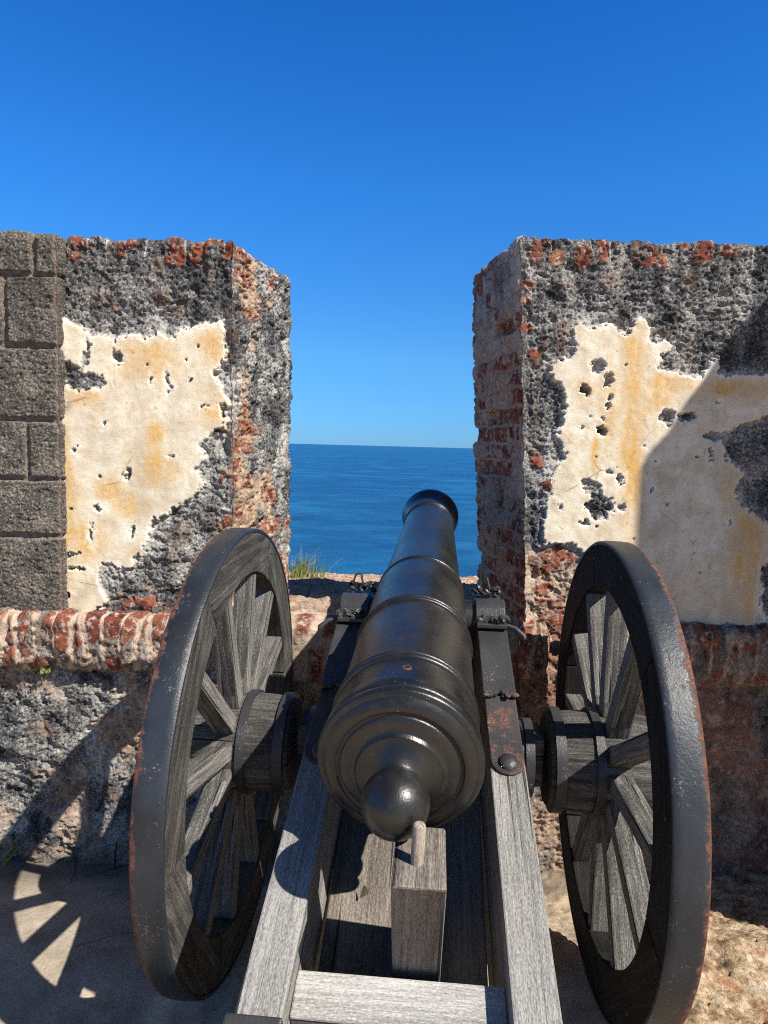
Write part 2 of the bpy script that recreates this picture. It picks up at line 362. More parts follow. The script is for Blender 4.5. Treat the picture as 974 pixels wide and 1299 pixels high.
PL_R = [(0.516, 2.024), (0.545, 2.049), (0.584, 2.02), (0.619, 2.039), (0.656, 2.046), (0.695, 2.011), (0.732, 2.006), (0.765, 2.067), (0.79, 2.056), (0.805, 2.008), (0.856, 1.992), (0.894, 1.975), (0.884, 1.938), (0.849, 1.913), (0.839, 1.876), (0.901, 1.878), (0.952, 1.855), (0.989, 1.856), (1.035, 1.906), (1.069, 1.943), (1.074, 1.87), (1.162, 1.867), (1.235, 1.875), (1.298, 1.864), (1.31, 1.73), (1.266, 1.716), (1.176, 1.689), (1.117, 1.638), (1.107, 1.6), (1.124, 1.551), (1.191, 1.49), (1.158, 1.426), (1.189, 1.364), (1.242, 1.327), (1.301, 1.284), (1.349, 1.266), (1.356, 1.177), (1.311, 1.163), (1.279, 1.111), (1.292, 1.02), (1.285, 0.955), (1.334, 0.891), (0.547, 0.871), (0.546, 0.937), (0.562, 1.054), (0.586, 1.08), (0.596, 1.132), (0.556, 1.17), (0.504, 1.194), (0.467, 1.187), (0.39, 1.191), (0.382, 1.242), (0.398, 1.293), (0.408, 1.357), (0.443, 1.408), (0.428, 1.458), (0.451, 1.483), (0.479, 1.547), (0.444, 1.62), (0.468, 1.645), (0.489, 1.72), (0.491, 1.794), (0.452, 1.829), (0.426, 1.853), (0.455, 1.89), (0.527, 1.94)]
HO_R = [[(0.541, 1.448), (0.566, 1.455), (0.611, 1.431), (0.62, 1.387), (0.664, 1.376), (0.673, 1.338), (0.644, 1.299), (0.593, 1.304), (0.565, 1.348), (0.582, 1.386), (0.544, 1.398)], [(0.562, 2.074), (0.6, 2.051), (0.608, 2.021), (0.571, 2.026), (0.538, 2.061)]]
DO_R = [(0.837, 2.0, 0.0303, 0.0227), (0.882, 1.696, 0.0278, 0.0303), (0.56, 1.789, 0.0164, 0.0202), (0.61, 1.888, 0.0227, 0.0278), (0.644, 1.834, 0.0126, 0.0253), (0.654, 1.767, 0.0101, 0.0177), (0.649, 1.739, 0.0076, 0.0101), (0.634, 1.684, 0.0114, 0.0088), (0.624, 1.637, 0.0227, 0.0139), (0.578, 1.688, 0.0063, 0.0063), (0.951, 1.695, 0.0253, 0.0177), (1.054, 1.562, 0.0063, 0.0177), (1.074, 1.631, 0.043, 0.0126), (0.703, 1.459, 0.0101, 0.0177), (0.652, 1.482, 0.0114, 0.0101), (0.456, 1.335, 0.0051, 0.0088), (0.704, 1.339, 0.0101, 0.0101), (0.55, 1.284, 0.0114, 0.0114), (1.142, 1.306, 0.0063, 0.0063), (1.07, 1.76, 0.0051, 0.0051), (0.837, 1.531, 0.0038, 0.0038), (0.819, 1.418, 0.0038, 0.0038), (0.543, 1.647, 0.0051, 0.0051), (0.796, 1.58, 0.0038, 0.0051)]
ST_R = [(0.745, 1.64, 0.0455, 0.417), (0.748, 1.946, 0.0505, 0.0632), (0.879, 1.828, 0.1011, 0.0354), (1.215, 1.186, 0.0695, 0.3159), (1.171, 1.427, 0.0632, 0.1137), (0.56, 1.789, 0.0303, 0.0379), (0.649, 1.749, 0.0329, 0.139), (0.598, 1.55, 0.0202, 0.0632), (1.129, 1.811, 0.139, 0.0442), (0.847, 1.754, 0.0505, 0.0505)]
BR_R = [(0.325, 2.174, 0.0442, 0.0202), (0.336, 2.123, 0.0278, 0.0114), (0.381, 1.522, 0.0253, 0.0278), (0.41, 1.426, 0.0227, 0.0177), (0.37, 1.918, 0.0253, 0.0177), (0.338, 2.022, 0.0278, 0.0152), (0.281, 2.326, 0.0202, 0.0303), (0.38, 2.3, 0.0202, 0.043), (0.459, 2.284, 0.0253, 0.0253), (0.556, 2.285, 0.0303, 0.043), (0.634, 2.313, 0.0202, 0.0505), (0.81, 2.312, 0.0177, 0.0455), (0.845, 2.289, 0.0152, 0.0329), (1.008, 2.341, 0.0278, 0.0278), (1.088, 2.332, 0.0329, 0.0303), (0.941, 2.351, 0.0227, 0.0126), (0.456, 1.135, 0.0758, 0.0404), (0.399, 1.011, 0.043, 0.0253), (0.481, 0.896, 0.1011, 0.0379), (0.395, 1.088, 0.0379, 0.0303), (0.389, 0.959, 0.0303, 0.0177)]
BR_L = [(-1.465, 2.297, 0.0278, 0.0126), (-1.345, 2.296, 0.0253, 0.0101), (-1.225, 2.297, 0.0202, 0.0177), (-1.168, 2.296, 0.0202, 0.0278), (-0.998, 2.284, 0.0253, 0.0404), (-0.92, 2.274, 0.0253, 0.0569), (-0.854, 2.305, 0.0202, 0.0177), (-0.752, 2.262, 0.0177, 0.0632), (-0.764, 2.306, 0.0202, 0.0126), (-0.72, 2.076, 0.0329, 0.0177), (-1.143, 0.915, 0.0885, 0.0202), (-0.756, 1.881, 0.0253, 0.0202)]

# ------------------------------------------------------------------ parapet walls
WS = .085                                  # the parapet runs slightly away from the gun on the right
def Wy(x): return .66 + WS * x
def ellmask(L, X, Z, soft=.35):
    m = np.zeros(X.shape)
    for x, z, a, b in L:
        d = np.hypot((X - x) / a, (Z - z) / b); m = np.maximum(m, 1 - sstep(1 - soft, 1 + soft, d))
    return m
def lattice(S, Z, bl=.235, bh=.072, gap=.10, seed=0):
    c = np.floor(Z / bh); u = S / bl + .5 * (c % 2) + .13 * _hash(c, c * 0, seed); i = np.floor(u)
    fu = np.abs(u - i - .5) * bl; fz = np.abs(Z / bh - c - .5) * bh
    e = np.minimum(bl / 2 - fu, bh / 2 - fz)
    return sstep(gap * bh * .5, gap * bh * 1.3, e), _hash(i, c, seed + 5)
def frange(a, b, st):
    n = max(2, int(round(abs(b - a) / st)) + 1); return np.linspace(a, b, n)
def path_columns(segs):
    """segs: list of (p0, p1, step or list of t, kind); returns closed column arrays"""
    xs, ys, nx, ny, kd, ss = [], [], [], [], [], []
    for p0, p1, st, kind in segs:
        p0 = np.array(p0, float); p1 = np.array(p1, float); L = np.hypot(*(p1 - p0)); d = (p1 - p0) / L
        t = np.arange(0, L - 1e-6, st) if np.isscalar(st) else np.array(st)
        for q in t:
            pt = p0 + d * q; xs.append(pt[0]); ys.append(pt[1]); nx.append(d[1]); ny.append(-d[0]); kd.append(kind)
            ss.append(pt[0] if kind != 1 else q if kind == 1 else 0)
    a = [np.array(v, float) for v in (xs, ys, nx, ny, kd, ss)]
    # smooth the normals over the corners
    x, y, n0, n1 = a[:4]
    for _ in range(90):
        n0 = (np.roll(n0, 1) + 2 * n0 + np.roll(n0, -1)) / 4; n1 = (np.roll(n1, 1) + 2 * n1 + np.roll(n1, -1)) / 4
    l = np.hypot(n0, n1); a[2] = n0 / l; a[3] = n1 / l
    return a
def crust_height(S, Z, seed):
    a = fbm(S, Z, 9, 5, seed, .55); b = fbm(S * .8, Z * 1.2, 30, 4, seed + 9, .6)
    w, i = worley(S + .03 * fbm(S, Z, 22, 3, seed + 40), (Z + .03 * fbm(S + 9, Z, 22, 3, seed + 41)) * 1.25, 19, seed)
    w2, _ = worley(S, Z, 62, seed + 3)
    return .020 * a + .010 * np.abs(b) * 1.2 - .012 * np.clip(fbm(S, Z * 1.6, 15, 4, seed + 17, .6) - .12, 0, 1) * 2.2 - .011 * (1 - sstep(.05, .50, w + .25 * a)) * (i > .5) - .006 * (1 - sstep(.15, .45, w2)) * (_ > .4)

def merlon(name, segs, H, z0, side, mat, parent):
    x, y, nx, ny, kd, ss = path_columns(segs); nc = len(x)
    zs = list(np.arange(z0, H - .03, .0042)); ins = [0.] * len(zs)
    for t in np.linspace(0, math.pi / 2, 7): zs.append(H - .03 + .03 * math.sin(t)); ins.append(.03 * (1 - math.cos(t)))
    zs = np.array(zs); ins = np.array(ins); nr = len(zs)
    S = np.repeat(ss[None], nr, 0); Z = np.repeat(zs[:, None], nc, 1); K = np.repeat(kd[None], nr, 0)
    fr = K == 0; ck = K == 1
    corner = CL if side < 0 else CR
    cw_len = math.hypot(segs[1][1][0] - segs[1][0][0], segs[1][1][1] - segs[1][0][1]) if side < 0 else math.hypot(segs[3][1][0] - segs[3][0][0], segs[3][1][1] - segs[3][0][1])
    Sc = S if side < 0 else cw_len - S              # distance from the front corner along the cheek
    S2 = np.where(ck, corner + Sc if side < 0 else corner - Sc, S)
    sd = 10 if side < 0 else 40
    PL, HO, DO, ST, BR = (PL_L, HO_L, DO_L, ST_L, BR_L) if side < 0 else (PL_R, HO_R, DO_R, ST_R, BR_R)
    wx = S + .016 * fbm(S, Z, 20, 4, sd + 60) + .013 * fbm(S, Z, 80, 3, sd + 62, .7); wz = Z + .016 * fbm(S + 5, Z, 20, 4, sd + 61) + .013 * fbm(S + 5, Z, 80, 3, sd + 63, .7)
    d = sdf(PL, wx, wz)
    for h in HO: d = np.minimum(d, -sdf(h, wx, wz))
    hole = np.zeros(S.shape)
    for (ex, ez, a, b) in DO:
        q = (1 - np.hypot((wx - ex) / a, (wz - ez) / b)) * min(a, b); d = np.minimum(d, -q); hole = np.maximum(hole, sstep(-.002, .006, q))
    # small pocks in the plaster
    w, i = worley(S, Z, 17, sd + 70); pock = ((.003 + .04 * (i - .93)) - w / 17) * (i > .93); d = np.where(pock > 0, np.minimum(d, -pock), d)
    d = d + .010 * fbm(S, Z, 38, 3, sd + 64, .7) * np.exp(-(d / .05) ** 2) + .004 * fbm(S, Z, 130, 2, sd + 65)
    d = np.where(fr, d, -1.)
    pl = sstep(-.0035, .0035, d)
    st = ellmask(ST, wx, wz, .6) * fr
    wh = np.exp(-(np.abs(d - .002) / .013) ** 2) * fr * np.clip(.55 + .9 * fbm(S, Z, 11, 3, sd + 66), 0, 1)
    wh = np.maximum(wh, .55 * np.exp(np.minimum(d, 0) / .035) * (d < 0) * fr * np.clip(.5 + 1.2 * fbm(S, Z, 9, 3, sd + 67), 0, 1))
    br = ellmask(BR, wx, wz, .25) * fr
    ti = np.where(br > 0, _hash(np.floor(S * 17), np.floor(Z * 14), 3), .5)
    mo = np.zeros(S.shape)
    # rowlock coping: bricks on edge, half of them weathered away
    cell = S2 / .074; ci = np.floor(cell); hsh = _hash(ci, ci * 0, sd + 20)
    dep = .05 + .07 * _hash(ci, ci * 0, sd + 21)
    top = sstep(H - dep - .012, H - dep + .012, wz) * sstep(.50, .44, np.abs(cell - ci - .5) + .05 * fbm(S, Z, 40, 3, 2)) * (hsh > .55)
    br = np.maximum(br, top * sstep(-.02, .22, fbm(S2, Z, 26, 3, sd + 22))); ti = np.where(top > .3, _hash(ci, ci * 0, 9) * .5, ti)
    wh = np.maximum(wh, sstep(H - .12, H - .02, wz) * sstep(.44, .52, np.abs(cell - ci - .5)) * .9)
    # the cheek of the embrasure
    lb, lid = lattice(S2 + .01 * fbm(S2, Z, 12, 3, sd), Z + .008 * fbm(S2 + 3, Z, 12, 3, sd), seed=sd)
    reg = fbm(S2, Z, 4.5, 4, sd + 31)
    if side < 0:
        exp_ = sstep(.05, .22, reg + (lid - .80) * .9 + .38 * sstep(1.6, .95, Z)) * sstep(-.30, .1, fbm(S2, Z, 22, 3, 55))
        cb = lb * exp_; cm = sstep(-.02, .22, reg + .45 * sstep(1.7, 1.0, Z) - .34)
        br = np.where(ck, np.maximum(br, cb), br); mo = np.where(ck, cm, mo)
        edge = np.exp(-((S - corner) / .07) ** 2) * fr
        eb = lb * sstep(.15, .3, edge * .3 + (lid - .72)) * (edge > .12) * sstep(-.1, .15, fbm(S, Z, 20, 3, 56))
        br = np.maximum(br, eb * (1 - pl)); mo = np.maximum(mo, cm * sstep(.12, .02, np.abs(S - corner)) * fr * (1 - pl))
        wh = np.where(ck, np.maximum(wh * .6, .28 * sstep(.1, .3, fbm(S2, Z, 10, 3, 71))), wh)
    else:
        exp_ = sstep(-.10, .12, reg + (lid - .50) * 1.1) * sstep(-.42, -.1, fbm(S2, Z, 24, 3, 59))
        cb = lb * exp_; br = np.where(ck, np.maximum(br, cb), br); mo = np.where(ck, 1 - .75 * sstep(1.95, 2.2, Z + .1 * reg), mo)
        low = sstep(1.16, 1.05, Z + .03 * reg) * sstep(.40, .33, S - .0 * Z) * fr * 0
        lowz = fr * sstep(1.18, 1.10, wz + .4 * (wx - .40)) * (1 - pl)
        mo = np.maximum(mo, lowz * .85); br = np.maximum(br, lowz * lb * (lid > .60) * sstep(-.05, .15, fbm(S, Z, 16, 4, 57)) * .75); wh = np.maximum(wh, lowz * (.30 + .35 * sstep(.0, .3, fbm(S, Z, 12, 3, 4)))); wh = np.where(ck, np.maximum(wh, .36 + .6 * fbm(S2, Z, 7, 4, 58)), wh).clip(0, 1)
    ti = np.where(ck, lid, ti)
    cr = crust_height(S2, Z, sd)
    hgt = (1 - pl) * (cr * .9 - .016) + pl * .0025 * fbm(S, Z, 5, 4, sd + 5) + pl * .0006 * fbm(S, Z, 60, 2, sd + 6)
    hgt += .0022 * np.exp(-(np.abs(d - .005) / .010) ** 2) * pl * fbm(S, Z, 20, 2, 7) - .010 * hole
    hgt = np.where(br > .5, hgt * .75 + .001, hgt)
    if side > 0:
        gone = lb * ((lid > .90) | ((lid > .70) & (lid < .73))) * ck
        hgt = np.where(ck, .55 * cr - .006 * (1 - lb) - .035 * gone - .008 * cb * (lid - .3), hgt)
    else:
        hgt = np.where(ck, cr * 1.05 - .004 * mo - .006 * (1 - lb) * exp_, hgt)
    # worn arrises
    dc = np.where(fr, np.abs(S - corner), np.where(ck, Sc, 9.)); er = np.exp(-(dc / .022) ** 2)
    hgt -= er * (.001 + .006 * np.clip(fbm(S * 0 + 3, Z, 9, 4, sd + 50) + .25, 0, 1))
    hgt += .006 * sstep(H - .13, H - .02, Z) * (_hash(ci, ci * 0, sd + 24) - .5) * 2 - .010 * sstep(H - .1, H, Z) * (fbm(S2, Z, 30, 3, 5) > .1)
    cw_ = sstep(.0, .035, dc); hgt = hgt * cw_ + (1 - cw_) * (-.012 + .024 * fbm(S * 0 + 1, Z, 16, 5, sd + 51, .6))
    hgt *= np.where(K == 2, .3, 1.)
    ztop = sstep(H - .09, H, Z) * (  .013 * (_hash(ci, ci * 0, sd + 26) - .5) + .008 * fbm(S2, Z, 26, 3, sd + 27) - .010 * sstep(.40, .5, np.abs(cell - ci - .5)))
    off = hgt - ins[:, None]
    lean = (-.060 if side > 0 else -.006) * (Z - 1.77) * np.exp(-np.maximum(np.abs(x[None] - corner) - .3, 0) / .6)
    V = np.stack([x[None] + nx[None] * off + lean, y[None] + ny[None] * off, Z + ztop], -1)
    xm = np.clip(x, x.min() + .3, x.max() - .3); cap = np.stack([xm, Wy(xm) + .3, np.full(nc, H - .005)], -1)
    V = np.concatenate([V, cap[None]], 0).reshape(-1, 3)
    me = from_arrays(name, V, grid_faces(nr + 1, nc, True))
    ext = lambda a: np.concatenate([a, a[-1:]], 0).ravel()
    set_col(me, 'm1', np.stack([ext(pl), ext(br), ext(mo)], -1)); set_col(me, 'm2', np.stack([ext(st), ext(ti), ext(wh)], -1))
    return link(name, me, mat, parent)

CL, CR = -.776, .315                        # front corners of the embrasure
def coarse(L, st=.25): return list(np.arange(0, L - 1e-6, st))
def fine_t(L, a, b, st, out=.2):
    """distances along a segment: fine between a and b"""
    return np.unique(np.round(np.concatenate([np.arange(0, max(a, 0), out), np.arange(max(a, 0), min(b, L), st), np.arange(min(b, L), L - 1e-6, out)]), 5))

left = empty('merlon_wall', (-2.0, Wy(-2.0), 0)); tag(left, 'weathered merlon left of the cannon, with dark ashlar blocks beside a fully sunlit plaster patch', 'wall', kind='thing')
right = empty('merlon_wall', (2.0, Wy(2.0), 0)); tag(right, 'weathered merlon right of the cannon, ochre-streaked plaster half under a curved shadow', 'wall', kind='thing')
def reparent(o, p):
    o.parent = p; o.matrix_parent_inverse = Matrix.Translation(-Vector(p.location)); return o

XL, XR = -4.5, 4.5
a = (XL, Wy(XL)); b = (CL, Wy(CL)); c = (-.692, Wy(-.692) + .60); d_ = (XL, Wy(XL) + .62)
Lf = math.hypot(b[0] - a[0], b[1] - a[1]); cw = math.hypot(c[0] - b[0], c[1] - b[1])
o = merlon('rendered_masonry', [(a, b, fine_t(Lf, Lf - 1.0, Lf, .0042), 0), (b, c, fine_t(cw, 0, cw, .006), 1), (c, d_, .25, 2), (d_, a, .2, 2)], 2.315, .82, -1, MAS, None); reparent(o, left)
a = (CR, Wy(CR)); b = (XR, Wy(XR)); c = (XR, Wy(XR) + .62); d_ = (.168, Wy(.168) + .60)
Lf = math.hypot(b[0] - a[0], b[1] - a[1]); cw = math.hypot(a[0] - d_[0], a[1] - d_[1])
# cheek runs from the back to the front corner: parametrise so that S is the distance from the front corner
segs = [(a, b, fine_t(Lf, 0, 2.0, .0044), 0), (b, c, .2, 2), (c, d_, .25, 2), (d_, a, fine_t(cw, 0, cw, .006), 1)]
o = merlon('rendered_masonry', segs, 2.36, .80, 1, MAS, None); reparent(o, right)

# --- ashlar pier at the far left
def ashlar():
    x0, x1, dep, H, z0 = -2.6, -1.425, .34, 2.312, .86
    p = [(x0, Wy(x0) - .014), (x1, Wy(x1) - .014), (x1, Wy(x1) + dep), (x0, Wy(x0) + dep)]
    L = x1 - x0
    x, y, nx, ny, kd, ss = path_columns([(p[0], p[1], fine_t(L * 1.0036, L - 1.16, L * 1.0036, .005), 0), (p[1], p[2], .02, 1), (p[2], p[3], .2, 2), (p[3], p[0], .1, 2)])
    nc = len(x); zs = np.concatenate([np.arange(z0, H - .02, .0042), [H - .012, H - .004, H]]); ins = np.zeros(len(zs)); ins[-3:] = (.002, .008, .018)
    nr = len(zs); S = np.repeat(ss[None], nr, 0); Z = np.repeat(zs[:, None], nc, 1); K = np.repeat(kd[None], nr, 0)
    S = np.where(K == 1, x1 + S, S)
    js = [.86, 1.179, 1.398, 1.622, 1.897, 2.157, 2.34]; vj = [[], [], [-1.553], [], [-1.622], [-1.513]]
    w = .006 * fbm(S, Z, 12, 3, 3); e = np.full(S.shape, 9.)
    rel = np.zeros(S.shape)
    for k in range(6):
        inb = (Z >= js[k]) & (Z < js[k + 1]); ee = np.minimum(Z - js[k], js[k + 1] - Z)
        for v in vj[k] + [-1.87, -2.25]: ee = np.minimum(ee, np.abs(S - v))
        ee = np.minimum(ee, np.where(K == 0, np.maximum(x1 - S - .004, 0) , 9)); e = np.where(inb, ee, e)
        rel = np.where(inb, .010 * (math.sin(k * 12.9) * .5), rel)
    m = sstep(.0125, .0085, e + w)
    n = .007 * fbm(S, Z, 14, 5, 5, .6) + .007 * np.abs(fbm(S, Z, 45, 4, 8, .65)); wd, wi = worley(S + .015 * fbm(S, Z, 30, 3, 12), Z, 52, 4); n -= .0045 * (1 - sstep(.1, .45, wd)) * (wi > .4)
    h = (1 - m) * (n + rel + .004) + m * (-.007 + .35 * n) + .004 * sstep(.016, .010, x1 - S) * (K == 0)
    off = h - ins[:, None]
    V = np.stack([x[None] + nx[None] * off, y[None] + ny[None] * off, Z + .012 * sstep(H - .05, H, Z) * fbm(S, Z, 12, 3, 6)], -1)
    cap = np.stack([np.clip(x, x0 + .1, x1 - .1), Wy(x) + .12, np.full(nc, H)], -1)
    V = np.concatenate([V, cap[None]], 0).reshape(-1, 3)
    me = from_arrays('ashlar_pier', V, grid_faces(nr + 1, nc, True)); mm = np.concatenate([m, m[-1:]], 0).ravel()
    set_col(me, 'm1', np.stack([mm, mm, mm], -1)); return link('ashlar_pier', me, ASH)
reparent(ashlar(), left)

# --- walls below: rubble footing, brick ledge
def footing(x0, x1, z0, z1, seed, kind, fa, fb, off0=0.):
    p = [(x0, Wy(x0) + off0), (x1, Wy(x1) + off0), (x1, Wy(x1) + .5), (x0, Wy(x0) + .5)]; L = math.hypot(x1 - x0, p[1][1] - p[0][1])
    x, y, nx, ny, kd, ss = path_columns([(p[0], p[1], fine_t(L, fa - x0, fb - x0, .005), 0), (p[1], p[2], .02, 1), (p[2], p[3], .3, 2), (p[3], p[0], .05, 1)])
    zs = np.arange(z0, z1, .005); nr, nc = len(zs), len(x)
    S = np.repeat(ss[None], nr, 0); Z = np.repeat(zs[:, None], nc, 1); K = np.repeat(kd[None], nr, 0); S = np.where(K == 1, S + 5, S)
    wxs, wzs = S + .05 * fbm(S, Z, 5, 3, seed), Z + .05 * fbm(S + 3, Z, 5, 3, seed)
    wd, wi = worley(wxs * .8, wzs * 1.25, 5.2, seed + 1); reg = fbm(S, Z, 5, 4, seed + 2); c = crust_height(S, Z, seed)
    if kind == 'left':
        h = 1.0 * c + .022 * (wi - .5) * (1 - sstep(.40, .62, wd)) + .018 * fbm(S, Z, 6, 4, seed + 6)
        mo = .70 * sstep(-.10, .25, reg + .06); br = sstep(.22, .3, reg + .5 * (wi > .86) - .1) * (wi > .8) * (Z > .45); wh = .22 * sstep(-.1, .25, fbm(S, Z, 9, 4, seed + 4))
        pl = np.zeros(S.shape); st = pl
        cove = sstep(z0 + .36, z0 + .22, Z); h = h * (1 - .8 * cove) + .02 * cove
    else:
        h = .9 * c + .012 * fbm(S, Z, 5, 4, seed + 6)
        mo = np.clip(.62 + 1.3 * reg, 0, 1); br = .55 * sstep(.10, .2, fbm(S, Z, 4.2, 4, seed + 8)); pl = np.zeros(S.shape); st = pl; wh = .1 * (reg > .2)
    V = np.stack([x[None] + nx[None] * h, y[None] + ny[None] * h, Z], -1).reshape(-1, 3)
    me = from_arrays('footing', V, grid_faces(nr, nc, True))
    r = np.ravel
    set_col(me, 'm1', np.stack([r(pl), r(br), r(mo)], -1)); set_col(me, 'm2', np.stack([r(st), r(wi), r(wh)], -1))
    return link('rubble_footing', me, MAS)
reparent(footing(XL, -.668, -.5, .76, 5, 'left', -2.9, -.668), left)
reparent(footing(.37, XR, -.5, .76, 25, 'right', .37, 2.6), right)

def ledge(x0, x1, seed, cover, fa, fb, z_lo=.655, z_hi=.885, out=.078):
    prof = [(.06, z_hi + .01), (0, z_hi), (-.35 * out, z_hi - .002), (-.78 * out, z_hi - .010), (-.97 * out, z_hi - .035), (-out, z_hi - .10), (-.92 * out, z_lo + .06), (-.66 * out, z_lo + .02), (-.25 * out, z_lo), (.05, z_lo - .01)]
    pts = []
    for (a0, b0), (a1, b1) in zip(prof[:-1], prof[1:]):
        n = max(2, int(math.hypot(a1 - a0, b1 - b0) / .006))
        for k in range(n): pts.append((a0 + (a1 - a0) * k / n, b0 + (b1 - b0) * k / n))
    pts.append(prof[-1]); pts = np.array(pts)
    for _ in range(2): pts[1:-1] = (pts[:-2] + 2 * pts[1:-1] + pts[2:]) / 4
    tg = np.gradient(pts, axis=0); nn = np.stack([tg[:, 1], -tg[:, 0]], -1); nn /= np.linalg.norm(nn, axis=1)[:, None]; nn *= -1 if nn[len(nn) // 2, 0] > 0 else 1
    u = np.unique(np.round(np.concatenate([np.arange(x0, max(fa, x0), .05), np.arange(max(fa, x0), min(fb, x1), .004), np.arange(min(fb, x1), x1, .05), [x1]]), 5))
    nr, nc = len(pts), len(u); S = np.repeat(u[None], nr, 0); T = np.repeat((np.arange(nr) * .006)[:, None], nc, 1)
    lean = .25 * T * np.sin(np.floor(S / .084) * 2.1) * .6
    cell = (S + lean + .012 * fbm(S, T, 7, 3, seed)) / .084; ci = np.floor(cell); e = .5 - np.abs(cell - ci - .5)
    bid = _hash(ci, ci * 0, seed + 1); inn = sstep(.10, .20, e + .10 * fbm(S, T, 34, 3, seed) + .06 * fbm(S, T, 90, 2, seed + 7))
    ero = fbm(S, T, 14, 4, seed + 2)
    cov = sstep(-.05, .12, ero + cover + .5 * sstep(.16, .26, T) + .25 * (bid - .5))     # crust creeping over the bricks
    h = .003 * inn * (1 - cov) + .008 * (bid - .5) * inn + .012 * fbm(S, T, 10, 4, seed + 3) + .006 * fbm(S, T, 46, 4, seed + 8, .65) - .010 * np.clip(fbm(S, T, 24, 3, seed + 9) - .1, 0, 1) + cov * (.8 * crust_height(S, T, seed)) - .005 * (1 - inn) * (1 - .5 * cov)
    ends = sstep(0, .02, S - x0) * sstep(0, .02, x1 - S); h = h * ends - .05 * (1 - ends)
    V = np.stack([S, Wy(S) + pts[:, 0][:, None] + nn[:, 0][:, None] * h, pts[:, 1][:, None] + nn[:, 1][:, None] * h], -1).reshape(-1, 3)
    me = from_arrays('brick_ledge', V, grid_faces(nr, nc)[:, ::-1])
    r = np.ravel; br = inn * (1 - cov); mo = np.clip((1 - inn) * .9 + cov * .35, 0, 1); wh = (1 - inn) * (.8 if x0 < 0 else .15)
    set_col(me, 'm1', np.stack([r(br * 0), r(br), r(mo)], -1)); set_col(me, 'm2', np.stack([r(br * 0), r(bid), r(wh)], -1))
    return link('brick_ledge', me, MAS)
reparent(ledge(XL, -.672, 3, -.22, -2.9, -.67), left)
reparent(ledge(.345, .468, 9, -.45, .34, .47), right)
reparent(ledge(.60, XR, 13, -.10, .6, 2.6), right)

# --- embrasure sill between the two merlons
def sill():
    off = .075; y1 = 2.75
    prof = [(0, -.5), (0, .70), (-.012, .77), (-.006, .81), (.03, .832), (.10, .842), (.35, .838), (y1 - .66 - off, .650), (y1 - .60 - off, .635), (y1 - .58 - off, .6), (y1 - .56 - off, -19.)]
    st = [.02, .006, .005, .005, .005, .006, .008, .02, .05, 5]; pts = []; T = [0.]
    for (a0, b0), (a1, b1), s in zip(prof[:-1], prof[1:], st):
        n = max(1, int(math.hypot(a1 - a0, b1 - b0) / s))
        for k in range(n): pts.append((a0 + (a1 - a0) * k / n, b0 + (b1 - b0) * k / n))
    pts.append(prof[-1]); pts = np.array(pts)
    tg = np.gradient(pts, axis=0); nn = np.stack([-tg[:, 1], tg[:, 0]], -1); nn /= np.linalg.norm(nn, axis=1)[:, None]
    T = np.concatenate([[0], np.cumsum(np.hypot(*np.diff(pts, axis=0).T))])
    u = np.concatenate([np.arange(-1.1, -.72, .05), np.arange(-.72, .42, .006), np.arange(.42, .9, .05)])
    nr, nc = len(pts), len(u); S = np.repeat(u[None], nr, 0); TT = np.repeat(T[:, None], nc, 1)
    Yp = np.repeat(pts[:, 0][:, None], nc, 1); Zp = np.repeat(pts[:, 1][:, None], nc, 1)
    near = sstep(.24, .14, Yp + .05 * fbm(S, TT, 6, 3, 2)) * (Zp > .6)
    lb, lid = lattice(S + .015 * fbm(S, TT, 9, 3, 3), TT + .012 * fbm(S, TT, 9, 3, 4), .115, .21, .16, 8)
    reg = fbm(S, TT, 6, 4, 12)
    br = near * lb * sstep(-.5, -.25, reg); mo = np.where(Zp > .65, 1 - .35 * sstep(.2, .4, reg), .35 + .4 * reg)
    mo = np.clip(mo, 0, 1); wh = near * (1 - lb) * .55
    h = 1.1 * crust_height(S, TT, 14) * (1 - .6 * near) + .006 * lb * near
    far = Zp < .5; h = np.where(far & (Yp > .3), 0, h)
    V = np.stack([S, Wy(S) + off + Yp + nn[:, 0][:, None] * h, Zp + nn[:, 1][:, None] * h], -1).reshape(-1, 3)
    me = from_arrays('sill', V, grid_faces(nr, nc)); r = np.ravel
    set_col(me, 'm1', np.stack([r(br * 0), r(br), r(mo)], -1)); set_col(me, 'm2', np.stack([r(br * 0), r(lid), r(wh)], -1))
    return link('embrasure_sill', me, MAS)
tag(sill(), 'low brick and stone sill of the embrasure under the muzzle, open to the sea', 'wall', kind='thing')

